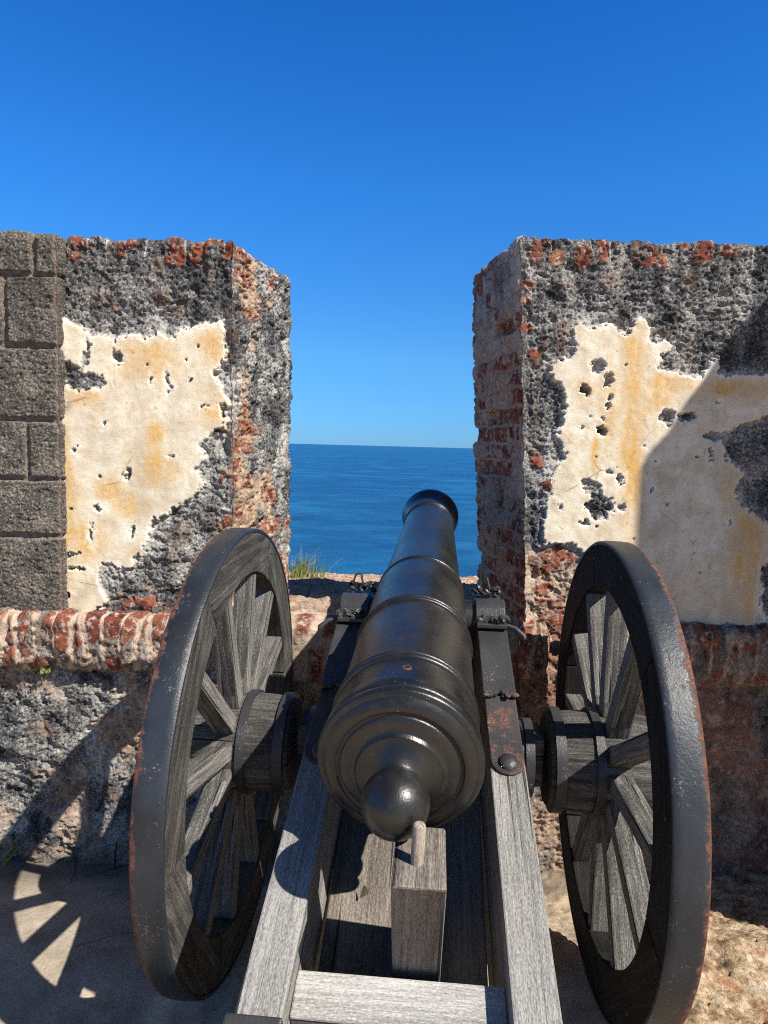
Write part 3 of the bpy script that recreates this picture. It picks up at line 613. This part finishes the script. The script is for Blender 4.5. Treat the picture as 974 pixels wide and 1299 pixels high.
# --- unseen wall added on the right to cast the right merlon's curved shadow
def shadow_caster():
    A = 2.0; az = SUN_AZ; dx, dy = math.sin(az), math.cos(az); lx, ly = math.cos(az), -math.sin(az); e = math.tan(SUN_EL) * A
    # its edge, found by following the sunlight back from the shadow's outline on the merlon
    B = [(0.798, 0.725, 1.229), (0.788, 0.724, 1.493), (0.821, 0.727, 1.568), (0.89, 0.733, 1.644), (0.946, 0.737, 1.757), (1.001, 0.742, 1.833), (1.068, 0.748, 1.944), (1.145, 0.754, 2.055), (1.222, 0.761, 2.151)]
    pr = [(x * lx + y * ly, z - math.tan(SUN_EL) * (x * dx + y * dy) + e) for x, y, z in B]
    l0 = max(l for l, z in pr); pr = [(l0 + .001, -.5)] + pr
    l, z = pr[-1]; pr += [(l - .33, z + .15), (l - .95, z + .22), (l - .95, -.5)]
    th = .35; bm = bmesh.new()
    f = [bm.verts.new((A * dx + l * lx, A * dy + l * ly, z)) for l, z in pr]
    g = [bm.verts.new(((A + th) * dx + l * lx, (A + th) * dy + l * ly, z + (math.tan(SUN_EL) * 0 if z > 0 else 0))) for l, z in pr]
    bm.faces.new(f); bm.faces.new(g[::-1]); n = len(pr)
    for i in range(n): bm.faces.new((f[i], g[i], g[(i + 1) % n], f[(i + 1) % n]))
    bmesh.ops.recalc_face_normals(bm, faces=bm.faces); me = bpy.data.meshes.new('shadow_caster'); bm.to_mesh(me); bm.free()
    return link('shadow_caster_wall', me, MAS)
tag(shadow_caster(), 'added unseen wall, its top shaped to cast the curved shadow on the right merlon', 'wall', kind='thing')

# ------------------------------------------------------------------ ground, sea
def ground():
    gx = np.concatenate([np.arange(-9, -2.2, .4), np.arange(-2.2, 2.2, .0085), np.arange(2.2, 9.1, .4)])
    gy = np.concatenate([np.arange(-9, -1.3, .4), np.arange(-1.3, .95, .0085), [1.0, 1.1, 1.2, 1.3]])
    X, Y = np.meshgrid(gx, gy)
    slope = -.16 * sstep(-.10, .55, Y)
    lf_ = 1 - sstep(-.80, -.655, X); slope = slope * (1 - .36 * lf_) - .060 * lf_
    b = fbm(X, Y, 3.5, 4, 3)
    rock = sstep(.55, .72, X + .10 * b - .12 * (Y + .2)) * sstep(-1.6, -1.2, Y) * sstep(2.6, 2.1, X)
    rock = np.maximum(rock, .5 * sstep(.30, .40, X) * sstep(-.1, .1, Y))
    n = fbm(X, Y, 5, 6, 21, .55); w, wi = worley(X + .06 * b, Y, 5.5, 31); w2, _ = worley(X, Y, 26, 33)
    rk = .024 * n + .012 * (wi - .5) * sstep(.5, .3, w) + .016 * fbm(X, Y, 17, 4, 61, .6) - .020 * sstep(.35, .6, w) * 0 - .012 * (1 - sstep(.1, .4, w2)) * (_ > .5) + .007 * np.abs(fbm(X, Y, 48, 4, 5, .6))
    lip = .05 * np.exp(-((Y - .20 - .1 * b + .15 * (X - 1.0)) / .12) ** 2) * sstep(.70, .85, X)
    con = .006 * fbm(X, Y, 4, 4, 8) + .0018 * fbm(X, Y, 40, 4, 9)
    wheel_pad = np.exp(-(np.abs(np.abs(X + .02) - .57) / .10) ** 4) * np.exp(-(Y / .25) ** 2)
    Z = slope + (1 - rock) * con + rock * rk * (1 - .9 * wheel_pad) + lip * rock * (1 - wheel_pad) - .004
    dirt = sstep(.47, .56, Y - WS * X + .04 * b) * .55 * (X < .6)
    me = from_arrays('ground', np.stack([X, Y, Z], -1).reshape(-1, 3), grid_faces(len(gy), len(gx)))
    set_col(me, 'm1', np.stack([rock.ravel(), dirt.ravel(), sstep(-1.6, -3.0, Y).ravel()], -1))
    tag(link('ground', me, GRD), kind='structure')
ground()
me = from_arrays('sea', [(-60000, -3000, -20), (60000, -3000, -20), (60000, 80000, -20), (-60000, 80000, -20)], [(0, 1, 2, 3)], False)
tag(link('sea', me, SEA), kind='structure')

# ------------------------------------------------------------------ gun carriage
CX = -.023
car = empty('gun_carriage', (CX, 0, 0)); tag(car, 'grey timber gun carriage with two spoked wheels, carrying the black cannon barrel', 'gun carriage')
SL = .453                                     # slope of the cheeks
def topz(y): return .596 + SL * (y + .915)
nrm = Vector((0, -SL, 1)).normalized()
def off_line(y, d): return (y + SL * d / math.sqrt(1 + SL * SL), topz(y) - d / math.sqrt(1 + SL * SL))
def cheek(x_rear, x_front, w, name='cheek'):
    # plank following the trail slope; splayed slightly: rear wider apart than the front
    top = [(-2.24, topz(-2.24)), (.025, topz(.025)), (.06, 1.032), (.17, 1.048), (.30, 1.062)]
    bot = [(.30, .80), (.12, .68), off_line(-.30, .33), off_line(-1.1, .33), (-1.42, .012), (-2.20, 0.005)]
    poly = top + bot
    bm = bmesh.new(); L = []
    for s in (0, 1):
        L.append([bm.verts.new((x_rear + (x_front - x_rear) * (y + .915) / 1.05 + s * w, y, z)) for y, z in poly])
    bm.faces.new(L[0]); bm.faces.new(L[1][::-1]); n = len(poly)
    for i in range(n): bm.faces.new((L[0][i], L[1][i], L[1][(i + 1) % n], L[0][(i + 1) % n]))
    bmesh.ops.recalc_face_normals(bm, faces=bm.faces)
    me = bpy.data.meshes.new(name); bm.to_mesh(me); bm.free(); grain_uv(me, (0, 1, SL))
    return me
# world x of the cheek faces, relative to the carriage centre
cl = bevel(link('cheek', cheek(-.311 - CX, -.276 - CX, .083), WOOD_L, car), .005)
cr = bevel(link('cheek', cheek(.160 - CX, .137 - CX, .083), WOOD_L, car), .005)
def xl(y, side):
    a, b = ((-.311, -.276) if side < 0 else (.160, .137)); return a + (b - a) * (y + .915) / 1.05 - CX
def strap(par, name, y0, y1, side, w, th, mat, dx=0., lift=.0, round_end=False, z_add=0.):
    """iron plate lying on the sloping top of a cheek"""
    bm = bmesh.new(); ys = [y0 + (y1 - y0) * i / 12 for i in range(13)]; n = []
    pts = []
    if round_end:
        for k in range(9):
            a = math.pi + math.pi * k / 8; pts.append((w / 2 + w / 2 * math.cos(a), y0 + w / 2 + w * .42 * math.sin(a)))
    else: pts += [(0, y0), (w, y0)]
    pts += [(w, y1), (0, y1)]
    vt = [[], []]
    for s in (0, 1):
        for (px, py) in pts:
            b = Vector((xl(py, side) + px + dx, py, topz(py))) + nrm * (lift + s * th); vt[s].append(bm.verts.new(b))
    bm.faces.new(vt[0]); bm.faces.new(vt[1]); m = len(pts)
    for i in range(m): bm.faces.new((vt[0][i], vt[1][i], vt[1][(i + 1) % m], vt[0][(i + 1) % m]))
    bmesh.ops.recalc_face_normals(bm, faces=bm.faces); me = bpy.data.meshes.new(name); bm.to_mesh(me); bm.free()
    return bevel(link(name, me, mat, par), .003)
def dome(par, name, x, y, r, mat, z_extra=0., squash=.55):
    me = lathe([(-.004, r * 1.0), (0, r)] + [(r * squash * math.sin(t), r * math.cos(t)) for t in np.linspace(.15, math.pi / 2 - .001, 7)] + [(r * squash, 0)], 20, 'Z')
    o = link(name, me, mat, par); o.location = Vector((x, y, topz(y))) + nrm * z_extra; o.rotation_euler = (math.atan(SL), 0, 0); return o
TZ, TY = 1.030, .115                           # trunnion centre
for par, sd_ in ((cl, -1), (cr, 1)):
    strap(par, 'iron_plate', -.215, .045, sd_, .086, .012, IRN, -.0015)
    strap(par, 'rusty_plate', -.452, -.222, sd_, .080, .008, RST, .0015, round_end=True)
    dome(par, 'bolt_head', xl(-.41, sd_) + .043, -.415, .024, IRN, .008)
    # cap square over the trunnion: half tube with two flat feet
    x0 = xl(TY, sd_) - .003; w = .089; ri, ro = .052, .066; prof = []
    prof.append((TY - .118, TZ + .004)); prof.append((TY - .118, TZ + .018)); prof.append((TY - ro - .004, TZ + .022))
    for t in np.linspace(math.pi - .25, .25, 15): prof.append((TY + ro * math.cos(t), TZ + ro * math.sin(t)))
    prof += [(TY + ro + .006, TZ + .038), (TY + .188, TZ + .052), (TY + .190, TZ + .012), (TY + ro + .004, TZ + .012)]
    for t in np.linspace(.25, math.pi - .25, 13): prof.append((TY + ri * math.cos(t), TZ + ri * math.sin(t)))
    prof.append((TY - ro - .004, TZ + .008))
    me = prism(prof, x0, x0 + w); bevel(link('cap_square', me, IRN, par), .003)
    # forelock keys and lumpy eye bolts holding the cap down
    for yb, zb, k in ((TY - .098, TZ + .012, 1.), (TY + .118, TZ + .048, 1.2)):
        bm = bmesh.new()
        for q in range(9):
            c = Vector((x0 + w * (q + .5) / 9 + random.uniform(-.006, .006), yb + random.uniform(-.016, .016), zb + .010 + random.uniform(-.004, .016) * k))
            mt = Matrix.Translation(c) @ Matrix.Rotation(random.uniform(0, 3), 4, 'X') @ Matrix.Rotation(random.uniform(0, 3), 4, 'Z') @ Matrix.Diagonal((random.uniform(.009, .016), random.uniform(.006, .010), random.uniform(.006, .012), 1))
            bmesh.ops.create_icosphere(bm, subdivisions=2, radius=1, matrix=mt)
        for v in bm.verts: v.co += Vector((random.uniform(-1, 1), random.uniform(-1, 1), random.uniform(-1, 1))) * .0026
        me = bpy.data.meshes.new('lug'); bm.to_mesh(me); bm.free(); link('eye_bolt', me, IRN, par)
        tp = [(x0 + w * .2, yb, zb + .02), (x0 + w * .3, yb + .01, zb + .045 * k), (x0 + w * .5, yb + .004, zb + .050 * k), (x0 + w * .6, yb - .006, zb + .024)]
        if k > 1.1: link('wire_loop', tube_mesh(tp, .0035, 6), IRN, par)
    s = 1 if sd_ > 0 else -1; xe = x0 + (w if s > 0 else 0)
    link('forelock_key', tube_mesh([(xe - s * .03, TY - .098, TZ + .020), (xe + s * .025, TY - .108, TZ + .006), (xe + s * .048, TY - .125, TZ - .012), (xe + s * .05, TY - .130, TZ - .020)], [.006, .007, .009, .005], 8), IRN, par)
    # ragged end of the upper plate
    bm = bmesh.new()
    for q in range(8):
        c = Vector((xl(-.215, sd_) + .085 * (q + .5) / 8, -.220 + random.uniform(-.014, .008), topz(-.220))) + nrm * (.012 + random.uniform(0, .004))
        mt = Matrix.Translation(c) @ Matrix.Rotation(random.uniform(0, 3), 4, 'Z') @ Matrix.Diagonal((random.uniform(.008, .016), random.uniform(.006, .014), .006, 1))
        if q in (3,): continue
        bmesh.ops.create_icosphere(bm, subdivisions=2, radius=1, matrix=mt)
    for v in bm.verts: v.co += Vector((random.uniform(-1, 1), random.uniform(-1, 1), random.uniform(-1, 1))) * .0012
    me = bpy.data.meshes.new('crust'); bm.to_mesh(me); bm.free(); link('rust_crust', me, RST, par)
# iron strap wrapping the left trail near the bottom of the picture
def band(par, y0, y1, side):
    x0 = xl(y0, side) - .010; x1 = x0 + .083 + .016
    a = Vector((0, y0, topz(y0))) + nrm * .008; b = Vector((0, y1, topz(y1))) + nrm * .008; c = b - nrm * .235; d = a - nrm * .235
    me = prism([(a.y, a.z), (b.y, b.z), (c.y, c.z), (d.y, d.z)], x0, x1); return bevel(link('iron_strap', me, IRN, par), .004)
band(cl, -1.03, -.918, -1)
# transom, bed board
def slab(name, x0, x1, ya, yb, d0, d1, mat, par, grain=(1, 0, 0), bw=.004):
    p = [off_line(ya, d0), off_line(yb, d0), off_line(yb, d1), off_line(ya, d1)]
    me = prism(p, x0, x1); grain_uv(me, grain); return bevel(link(name, me, mat, par), bw)
slab('transom', -.226 - CX, .158 - CX, -.894, -.822, .057, .19, WOOD_T, car)
slab('bed_board', -.208 - CX, .140 - CX, -.76, -.22, .205, .24, WOOD_G, car, (0, 1, SL))
slab('front_transom', -.20 - CX, .14 - CX, .16, .25, .10, .30, WOOD_W, car)
# axle tree
me = box(-.36, .36, -.065, .065, R - .06, R + .085); grain_uv(me, (1, 0, 0)); bevel(link('axle_tree', me, WOOD_W, car), .008)
def collar(s):
    pr = [(.262, .06), (.262, .118), (.285, .122), (.290, .105), (.302, .105), (.305, .112), (.330, .112), (.334, .06)]
    return lathe([(s * t, r) for t, r in pr], 40, 'X')
for s in (-1, 1): link('axle_collar', collar(s), IRN, car, (0, 0, R))

# wheels -----------------------------------------------------------
NS = 12; W2 = .0358
def hub_mesh():
    pr = [(-.185, .0), (-.185, .128), (-.178, .134), (-.12, .141), (-.05, .144), (.0, .147), (.05, .144), (.12, .134), (.165, .125), (.17, .118), (.17, .0)]
    # axis along +X outward; spoke plane at x = 0
    me = lathe(pr, 56, 'X'); 
    uv = me.uv_layers.new(name='UVMap'); o = np.zeros((len(me.loops), 2), np.float32)
    for p in me.polygons:
        ca = math.atan2(p.center.z, p.center.y)
        for li in p.loop_indices:
            co = me.vertices[me.loops[li].vertex_index].co; a = math.atan2(co.z, co.y)
            if a - ca > math.pi: a -= 2 * math.pi
            if a - ca < -math.pi: a += 2 * math.pi
            o[li] = (co.x, a * .15)
    uv.data.foreach_set('uv', o.ravel()); return me
def spoke_mesh():
    bm = bmesh.new(); r0, r1 = .14, .525; st = []
    for i in range(9):
        t = i / 8; r = r0 + (r1 - r0) * t
        tw = .050 - .005 * t; xw = .060 - .003 * t          # tangential, axial widths
        if t < .12: tw += .006
        st.append([bm.verts.new((sx * xw / 2, sy * tw / 2, r)) for sx, sy in ((-1, -1), (1, -1), (1, 1), (-1, 1))])
    for A, B in zip(st[:-1], st[1:]):
        for i in range(4): bm.faces.new((A[i], A[(i + 1) % 4], B[(i + 1) % 4], B[i]))
    bm.faces.new(st[0][::-1]); bm.faces.new(st[-1])
    bmesh.ops.recalc_face_normals(bm, faces=bm.faces)
    me = bpy.data.meshes.new('spoke'); bm.to_mesh(me); bm.free(); grain_uv(me, (0, 0, 1)); return me
def ring_seg(ri, ro, xa, xb, a0, a1, n, closed=False):
    bm = bmesh.new(); R_ = []
    m = n if closed else n + 1
    for i in range(m):
        a = a0 + (a1 - a0) * i / n; c, s = math.cos(a), math.sin(a)
        R_.append([bm.verts.new((x, r * c, r * s)) for x, r in ((xa, ri), (xb, ri), (xb, ro), (xa, ro))])
    for k in range(n if closed else n):
        A, B = R_[k], R_[(k + 1) % m]
        for i in range(4): bm.faces.new((A[i], B[i], B[(i + 1) % 4], A[(i + 1) % 4]))
    if not closed: bm.faces.new(R_[0]); bm.faces.new(R_[-1])
    bmesh.ops.recalc_face_normals(bm, faces=bm.faces)
    me = bpy.data.meshes.new('ring'); bm.to_mesh(me); bm.free()
    me.polygons.foreach_set('use_smooth', np.ones(len(me.polygons), bool)); me.set_sharp_from_angle(angle=rad(40))
    return me
def felloe_mesh():
    g = .0016; a = math.pi / 6
    me = ring_seg(.512, .6395, -W2, W2, -a + g, a - g, 18)
    uv = me.uv_layers.new(name='UVMap'); o = np.zeros((len(me.loops), 2), np.float32)
    for p in me.polygons:
        for li in p.loop_indices:
            co = me.vertices[me.loops[li].vertex_index].co; r = math.hypot(co.y, co.z); a = math.atan2(co.z, co.y)
            o[li] = (co.y * .3 + co.z, co.y) if abs(p.normal.x) > .8 else (a * r, co.x + 4)
    uv.data.foreach_set('uv', o.ravel()); return me
def tyre_mesh(s):
    n = 160; e = W2 + .0014
    # iron hoop with slightly worn rounded arrises and a few dents
    prof = [(-e, .6402), (-e, .648), (-e + .004, .651), (-e * .5, .6522), (0, .6525), (e * .5, .6522), (e - .004, .651), (e, .648), (e, .6402)]
    V = []; A = []
    for i in range(n):
        a = 2 * math.pi * i / n
        for x, r in prof:
            k = .0016 * (fbm(np.array([a * 6.]), np.array([x * 25.]), 1, 3, 4)[0]) if r > .645 else 0
            V.append((x, (r + k - .0015) * math.cos(a), (r + k - .0015) * math.sin(a))); A.append(max(0, (x * s / e - .70) / .30))
    me = from_arrays('tyre', V, grid_faces(n, len(prof), False)) if False else None
    F = []; m = len(prof)
    for i in range(n):
        j = (i + 1) % n
        for k in range(m): F.append((i * m + k, j * m + k, j * m + (k + 1) % m, i * m + (k + 1) % m))
    me = from_arrays('tyre', V, F); bm = bmesh.new(); bm.from_mesh(me); bmesh.ops.recalc_face_normals(bm, faces=bm.faces); bm.to_mesh(me); bm.free()
    me.set_sharp_from_angle(angle=rad(50)); set_col(me, 'm1', np.stack([np.array(A)] * 3, -1)); return me
bm = bmesh.new(); bmesh.ops.create_icosphere(bm, subdivisions=2, radius=1, matrix=Matrix.Diagonal((.002, .0055, .0055, 1)))
NAIL = bpy.data.meshes.new('nail'); bm.to_mesh(NAIL); bm.free(); NAIL.materials.append(IRN)
HUB = hub_mesh(); SPK = spoke_mesh(); FEL = felloe_mesh(); FEL2 = FEL.copy(); FEL.materials.append(WOOD_W); FEL2.materials.append(WOOD_SHADE); SPK.materials.append(WOOD_S)
BAND = ring_seg(.136, .152, -.012, .012, 0, 2 * math.pi, 56, True)
BAND2 = ring_seg(.130, .149, -.014, .014, 0, 2 * math.pi, 56, True)
def wheel(x, s, phase):
    w = link('wheel', HUB.copy(), WOOD_W, car, (x - CX, 0, R), (0, 0, 0 if s > 0 else math.pi))
    # parts are built in the hub's own frame: +X points outward on both sides
    ph = phase if s > 0 else math.pi - phase
    for k in range(NS):
        a = ph + 2 * math.pi * k / NS
        o = link('spoke', SPK, None, w, (0, 0, 0), (a - math.pi / 2, 0, 0)); bevel(o, .006)
    for k in range(NS // 2):
        a = ph + 2 * math.pi * (k + .25) / (NS / 2)
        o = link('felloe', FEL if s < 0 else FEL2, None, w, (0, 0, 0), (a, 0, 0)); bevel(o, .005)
    t = link('tyre', tyre_mesh(1), TYR, w)
    b = link('hub_band', BAND, None, w, (-.052, 0, 0)); 
    c = link('hub_band', BAND2, None, w, (-.160, 0, 0))
    if not BAND.materials: BAND.materials.append(IRN); BAND2.materials.append(IRN)
    link('axle_cap', lathe([(.17, .075), (.20, .072), (.21, .05), (.21, 0)], 32, 'X', False), IRN, w)
    for k in range(NS):
        a = ph + 2 * math.pi * (k + .53) / NS
        link('nail_head', NAIL, None, w, (-W2 - .0005, .60 * math.cos(a), .60 * math.sin(a)))
    return w
wheel(-.548 - W2, -1, rad(169)); wheel(.4986 + W2, 1, rad(149))

# ------------------------------------------------------------------ barrel
AT = .188; B0 = Vector((-.0515, -.67, 1.0604 - .67 * AT))       # centre of the base ring
gun = empty('cannon_barrel', B0); gun.rotation_euler = (math.atan(AT), 0, -math.atan(.020))
tag(gun, 'black smoothbore cannon barrel with ringed breech and round knob, pointing out to sea', 'cannon')
k = math.sqrt(1 + AT * AT)
def st(y): return (y + .67) * k
P = [(st(-.706), .000), (st(-.706), .084), (st(-.702), .0865), (st(-.700), .088)]
for t in np.linspace(0, 1, 7): P.append((st(-.698 + .010 * t), .090 + .028 * math.sin(t * math.pi / 2)))          # ovolo
P += [(st(-.687), .1185), (st(-.687), .126)]
for t in np.linspace(0, 1, 7): P.append((st(-.689 + .012 * t * t), .128 + .026 * t))
P += [(st(-.677), .157), (st(-.675), .160)]
for t in np.linspace(.0, math.pi, 11): P.append((st(-.664 - .011 * math.cos(t)), .160 + .0075 * math.sin(t)))      # base ring
P += [(st(-.652), .159), (st(-.650), .1575)]
for t in np.linspace(0, math.pi, 9): P.append((st(-.628 - .020 * math.cos(t)), .1575 + .0065 * math.sin(t)))
P += [(st(-.606), .1565), (st(-.602), .1555), (st(-.535), .1545)]
def astragal(y, r, h, two=True):
    o = []
    for dy, hh, ww in (((-.011, h, .0075), (.008, h * .75, .007)) if two else ((0, h, .008),)):
        for t in np.linspace(0, math.pi, 7): o.append((st(y + dy - ww * math.cos(t)), r + hh * math.sin(t)))
    return o
P += astragal(-.512, .1545, .008); P += [(st(-.48), .1540), (st(-.22), .1490)]
P += astragal(-.195, .1480, .007); P += [(st(-.165), .1455), (st(-.02), .1420), (st(.125), .1365)]
P += astragal(.147, .1335, .005, False); P += [(st(.17), .1290), (st(.45), .1175), (st(.86), .1025)]
P += astragal(.885, .1025, .0055); P += [(st(.915), .1025), (st(.945), .1055), (st(.975), .1120), (st(1.005), .1215), (st(1.018), .1245), (st(1.028), .1235), (st(1.034), .117), (st(1.036), .066), (st(1.02), .064), (st(.6), .064), (st(.6), 0)]
# refine the long plain runs so that they shade smoothly
link('tube', lathe(P, 112, 'Y', False), BAR, gun)
Kc = []
for t in np.linspace(0, 1, 9):                                     # concave neck
    Kc.append((st(-.7055 - .038 * t), .0845 - .0495 * math.sin(t * math.pi / 2) ** .75))
kc = st(-.783); rk = .0635
Kc += [(kc + rk * .80, .040), (kc + rk * .78, .0435)]
for t in np.linspace(.80, math.pi, 20): Kc.append((kc + rk * math.cos(t), rk * math.sin(t) if t < math.pi - .01 else 0))
link('cascabel', lathe(Kc, 64, 'Y', False), BAR, gun)
iv = gun.matrix_basis.inverted() if False else (Matrix.Translation(gun.location) @ gun.rotation_euler.to_matrix().to_4x4()).inverted()
tc = iv @ Vector((-.035, TY, TZ))
for s in (-1, 1):
    me = lathe([(s * .09, .0), (s * .09, .050), (s * .245, .050), (s * .249, .046), (s * .249, 0)], 36, 'X'); link('trunnion', me, BAR, gun, tc)
    me = lathe([(s * .10, .0), (s * .10, .062), (s * .158, .060), (s * .158, .0)], 36, 'X'); link('rimbase', me, BAR, gun, tc)
v = link('vent_plug', lathe([(-.004, .011), (.0012, .011), (.0012, .0045), (-.002, .0035), (-.002, 0)], 24, 'Z', False), RST, gun, (.004, st(-.570), .1548))

# ------------------------------------------------------------------ elevating block under the cascabel
def tilt(p, d): return (p[0] - SL * 0 + 0, p[1])
n2 = (-SL / math.sqrt(1 + SL * SL), 1 / math.sqrt(1 + SL * SL))
A_ = (-.918, .846); B_ = (-.742, .849); sl = n2[0] / n2[1]
def blk_bottom(a):                       # run down along the block until the bed board
    t = 0
    while True:
        y, z = a[0] - n2[0] * t, a[1] - n2[1] * t
        if z <= off_line(y, .205)[1] + SL * (y - off_line(y, .205)[0]) + .002: return (y, z)
        t += .001
bA = blk_bottom(A_); p = [A_, B_, blk_bottom(B_), (bA[0] + .030, bA[1])]
me = prism(p, -.0415, .050); grain_uv(me, (0, n2[0], n2[1]))
blk = bevel(link('elevating_block', me, WOOD_G), .005); blk.location.x = -.010
tag(blk, 'brown upright wooden block with a short peg, propping up the round cannon knob', 'wooden block')
pb = Vector((-.0005, -.852, .847)); nv = Vector((.03, -.02, 1)).normalized()
pg = link('peg', tube_mesh([pb - nv * .02, pb + nv * .02, pb + nv * .066, pb + nv * .071, pb + nv * .073], [.0118, .0118, .0115, .0100, .006], 20), WOOD_P, blk)
grain_uv(pg.data, (.03, -.02, 1))

# ------------------------------------------------------------------ plants and small things
def blades(n, base, spread, hmin, hmax, lean, w=.0035, seed=1, bias=(0, 0)):
    r = random.Random(seed); V, F = [], []
    for i in range(n):
        x = base[0] + r.gauss(0, spread[0]); y = base[1] + r.gauss(0, spread[1]); z = base[2]
        h = r.uniform(hmin, hmax); a = r.uniform(0, 6.28); l = r.uniform(.15, 1) * lean; ww = w * r.uniform(.6, 1.3)
        dx, dy = math.cos(a) * l + bias[0] * r.uniform(.3, 1.2), math.sin(a) * l + bias[1]
        t = r.uniform(0, 3.14); px, py = math.cos(t) * ww, math.sin(t) * ww; k0 = len(V); NS_ = 6
        for k_ in range(NS_):
            q = k_ / (NS_ - 1); f = (1 - q ** 1.6)
            cx = x + dx * h * q ** 1.8; cy = y + dy * h * q ** 1.8; cz = z + h * (q - .28 * (abs(dx) + abs(dy)) * q * q)
            V += [(cx - px * f, cy - py * f, cz), (cx + px * f + 1e-5, cy + py * f, cz)]
        for k_ in range(NS_ - 1): F.append((k0 + 2 * k_, k0 + 2 * k_ + 1, k0 + 2 * k_ + 3, k0 + 2 * k_ + 2))
    return from_arrays('blades', V, F)
gt = link('grass_tuft', blades(130, (-.845, 2.30, .695), (.055, .07), .06, .18, .6, .0040, 3, (.35, 0)), GRS)
tag(gt, 'green grass tuft growing on the sill beside the left merlon, against the sea', 'grass')
link('dry_stalks', blades(44, (-.84, 2.31, .695), (.045, .06), .14, .28, .5, .0022, 5, (.45, 0)), DRY, gt)
wd = link('weed', blades(9, (-1.68, .44, -.14), (.03, .02), .10, .22, .6, .005, 8, (.7, 0)), GRS); tag(wd, 'thin green weed leaning in from the left edge at the foot of the rubble wall', 'weed')
sp = link('sprout', blades(26, (-1.49, Wy(-1.49) - .045, .645), (.010, .008), .012, .03, .9, .0035, 9), GRS); tag(sp, 'tiny green sprout rooted under the left brick ledge', 'weed')
st_ = link('metal_stake', tube_mesh([(-1.235, Wy(-1.235) - .035, -.17), (-1.235, Wy(-1.235) - .032, -.10), (-1.228, Wy(-1.235) - .03, -.055)], .0035, 8), RST); tag(st_, 'short thin metal stake standing at the foot of the left rubble wall', 'stake')
lf = blades(1, (0, 0, 0), (0, 0), .03, .031, .2, .012, 2); lo = link('dry_leaf', lf, DRY); lo.location = (-.135, -.535, topz(-.535) - .205); lo.rotation_euler = (rad(70), 0, rad(40)); tag(lo, 'small dry brown leaf lying on the bed board left of the block', 'leaf')

# ------------------------------------------------------------------ light, sky, camera
sun = bpy.data.lights.new('sun', 'SUN'); sun.energy = 4.9; sun.angle = rad(.55); sun.color = (1., .945, .85)
so = bpy.data.objects.new('sun', sun); C.objects.link(so)
sd = Vector((math.cos(SUN_EL) * math.sin(SUN_AZ), math.cos(SUN_EL) * math.cos(SUN_AZ), math.sin(SUN_EL)))
so.rotation_euler = sd.to_track_quat('Z', 'Y').to_euler(); so.location = sd * 40
w = bpy.data.worlds.new('World'); SC.world = w; w.use_nodes = True; nt = w.node_tree; bg = nt.nodes['Background']
sky = nt.nodes.new('ShaderNodeTexSky'); sky.sky_type = 'NISHITA'; sky.sun_disc = False
sky.sun_elevation = SUN_EL; sky.sun_rotation = SUN_AZ; sky.altitude = 20; sky.air_density = 1.0; sky.dust_density = 0.; sky.ozone_density = 6.0
# deepen the blue of the clear tropical sky with height; dim its unseen zenith to weaken fill
tcg = nt.nodes.new('ShaderNodeTexCoord'); sx = nt.nodes.new('ShaderNodeSeparateXYZ'); nt.links.new(tcg.outputs['Generated'], sx.inputs[0])
rp = nt.nodes.new('ShaderNodeValToRGB'); nt.links.new(sx.outputs['Z'], rp.inputs[0]); e = rp.color_ramp.elements
for i, (p_, c_) in enumerate([(0., (.29, .70, 1.44)), (.13, (.46, 1.03, 1.48)), (.34, (.31, 1.17, 1.96)), (.58, (.155, 1.00, 1.96)), (.74, (.10, .50, 1.0)), (1., (.06, .26, .52))]):
    q = e[i] if i < 2 else e.new(p_)
    q.position = p_; q.color = (*c_, 1)
mx = nt.nodes.new('ShaderNodeMix'); mx.data_type = 'RGBA'; mx.blend_type = 'MULTIPLY'
dt = nt.nodes.new('ShaderNodeVectorMath'); dt.operation = 'DOT_PRODUCT'; nt.links.new(tcg.outputs['Generated'], dt.inputs[0])
dt.inputs[1].default_value = (math.cos(SUN_EL) * math.sin(SUN_AZ), math.cos(SUN_EL) * math.cos(SUN_AZ), math.sin(SUN_EL))
mr = nt.nodes.new('ShaderNodeMapRange'); mr.interpolation_type = 'SMOOTHSTEP'; nt.links.new(dt.outputs['Value'], mr.inputs[0])
for i_, v_ in ((1, .30), (2, .75), (3, 1.), (4, .05)): mr.inputs[i_].default_value = v_      # the sky is whiter round the sun
nt.links.new(mr.outputs[0], mx.inputs[0])
nt.links.new(sky.outputs[0], mx.inputs[6]); nt.links.new(rp.outputs[0], mx.inputs[7])
nt.links.new(mx.outputs[2], bg.inputs[0]); bg.inputs[1].default_value = .055

cam = bpy.data.cameras.new('camera'); co = bpy.data.objects.new('camera', cam); C.objects.link(co)
cam.sensor_fit = 'HORIZONTAL'; cam.sensor_width = 36; cam.lens = 852.37 / 974 * 36; cam.clip_start = .03; cam.clip_end = 200000
r_ = Vector((0.99667, 0.07718, 0.02627)); u_ = Vector((-0.03363, 0.09567, 0.99485)); f_ = Vector((-0.07427, 0.99242, -0.09794))
co.matrix_world = Matrix(((r_.x, u_.x, -f_.x, -.0013), (r_.y, u_.y, -f_.y, -1.9465), (r_.z, u_.z, -f_.z, 1.5592), (0, 0, 0, 1)))
SC.camera = co
SC.view_settings.view_transform = 'Standard'; SC.view_settings.look = 'None'; SC.view_settings.exposure = .8; SC.view_settings.gamma = 1
SC.cycles.use_denoising = False
SC.cycles.filter_width = 1.1
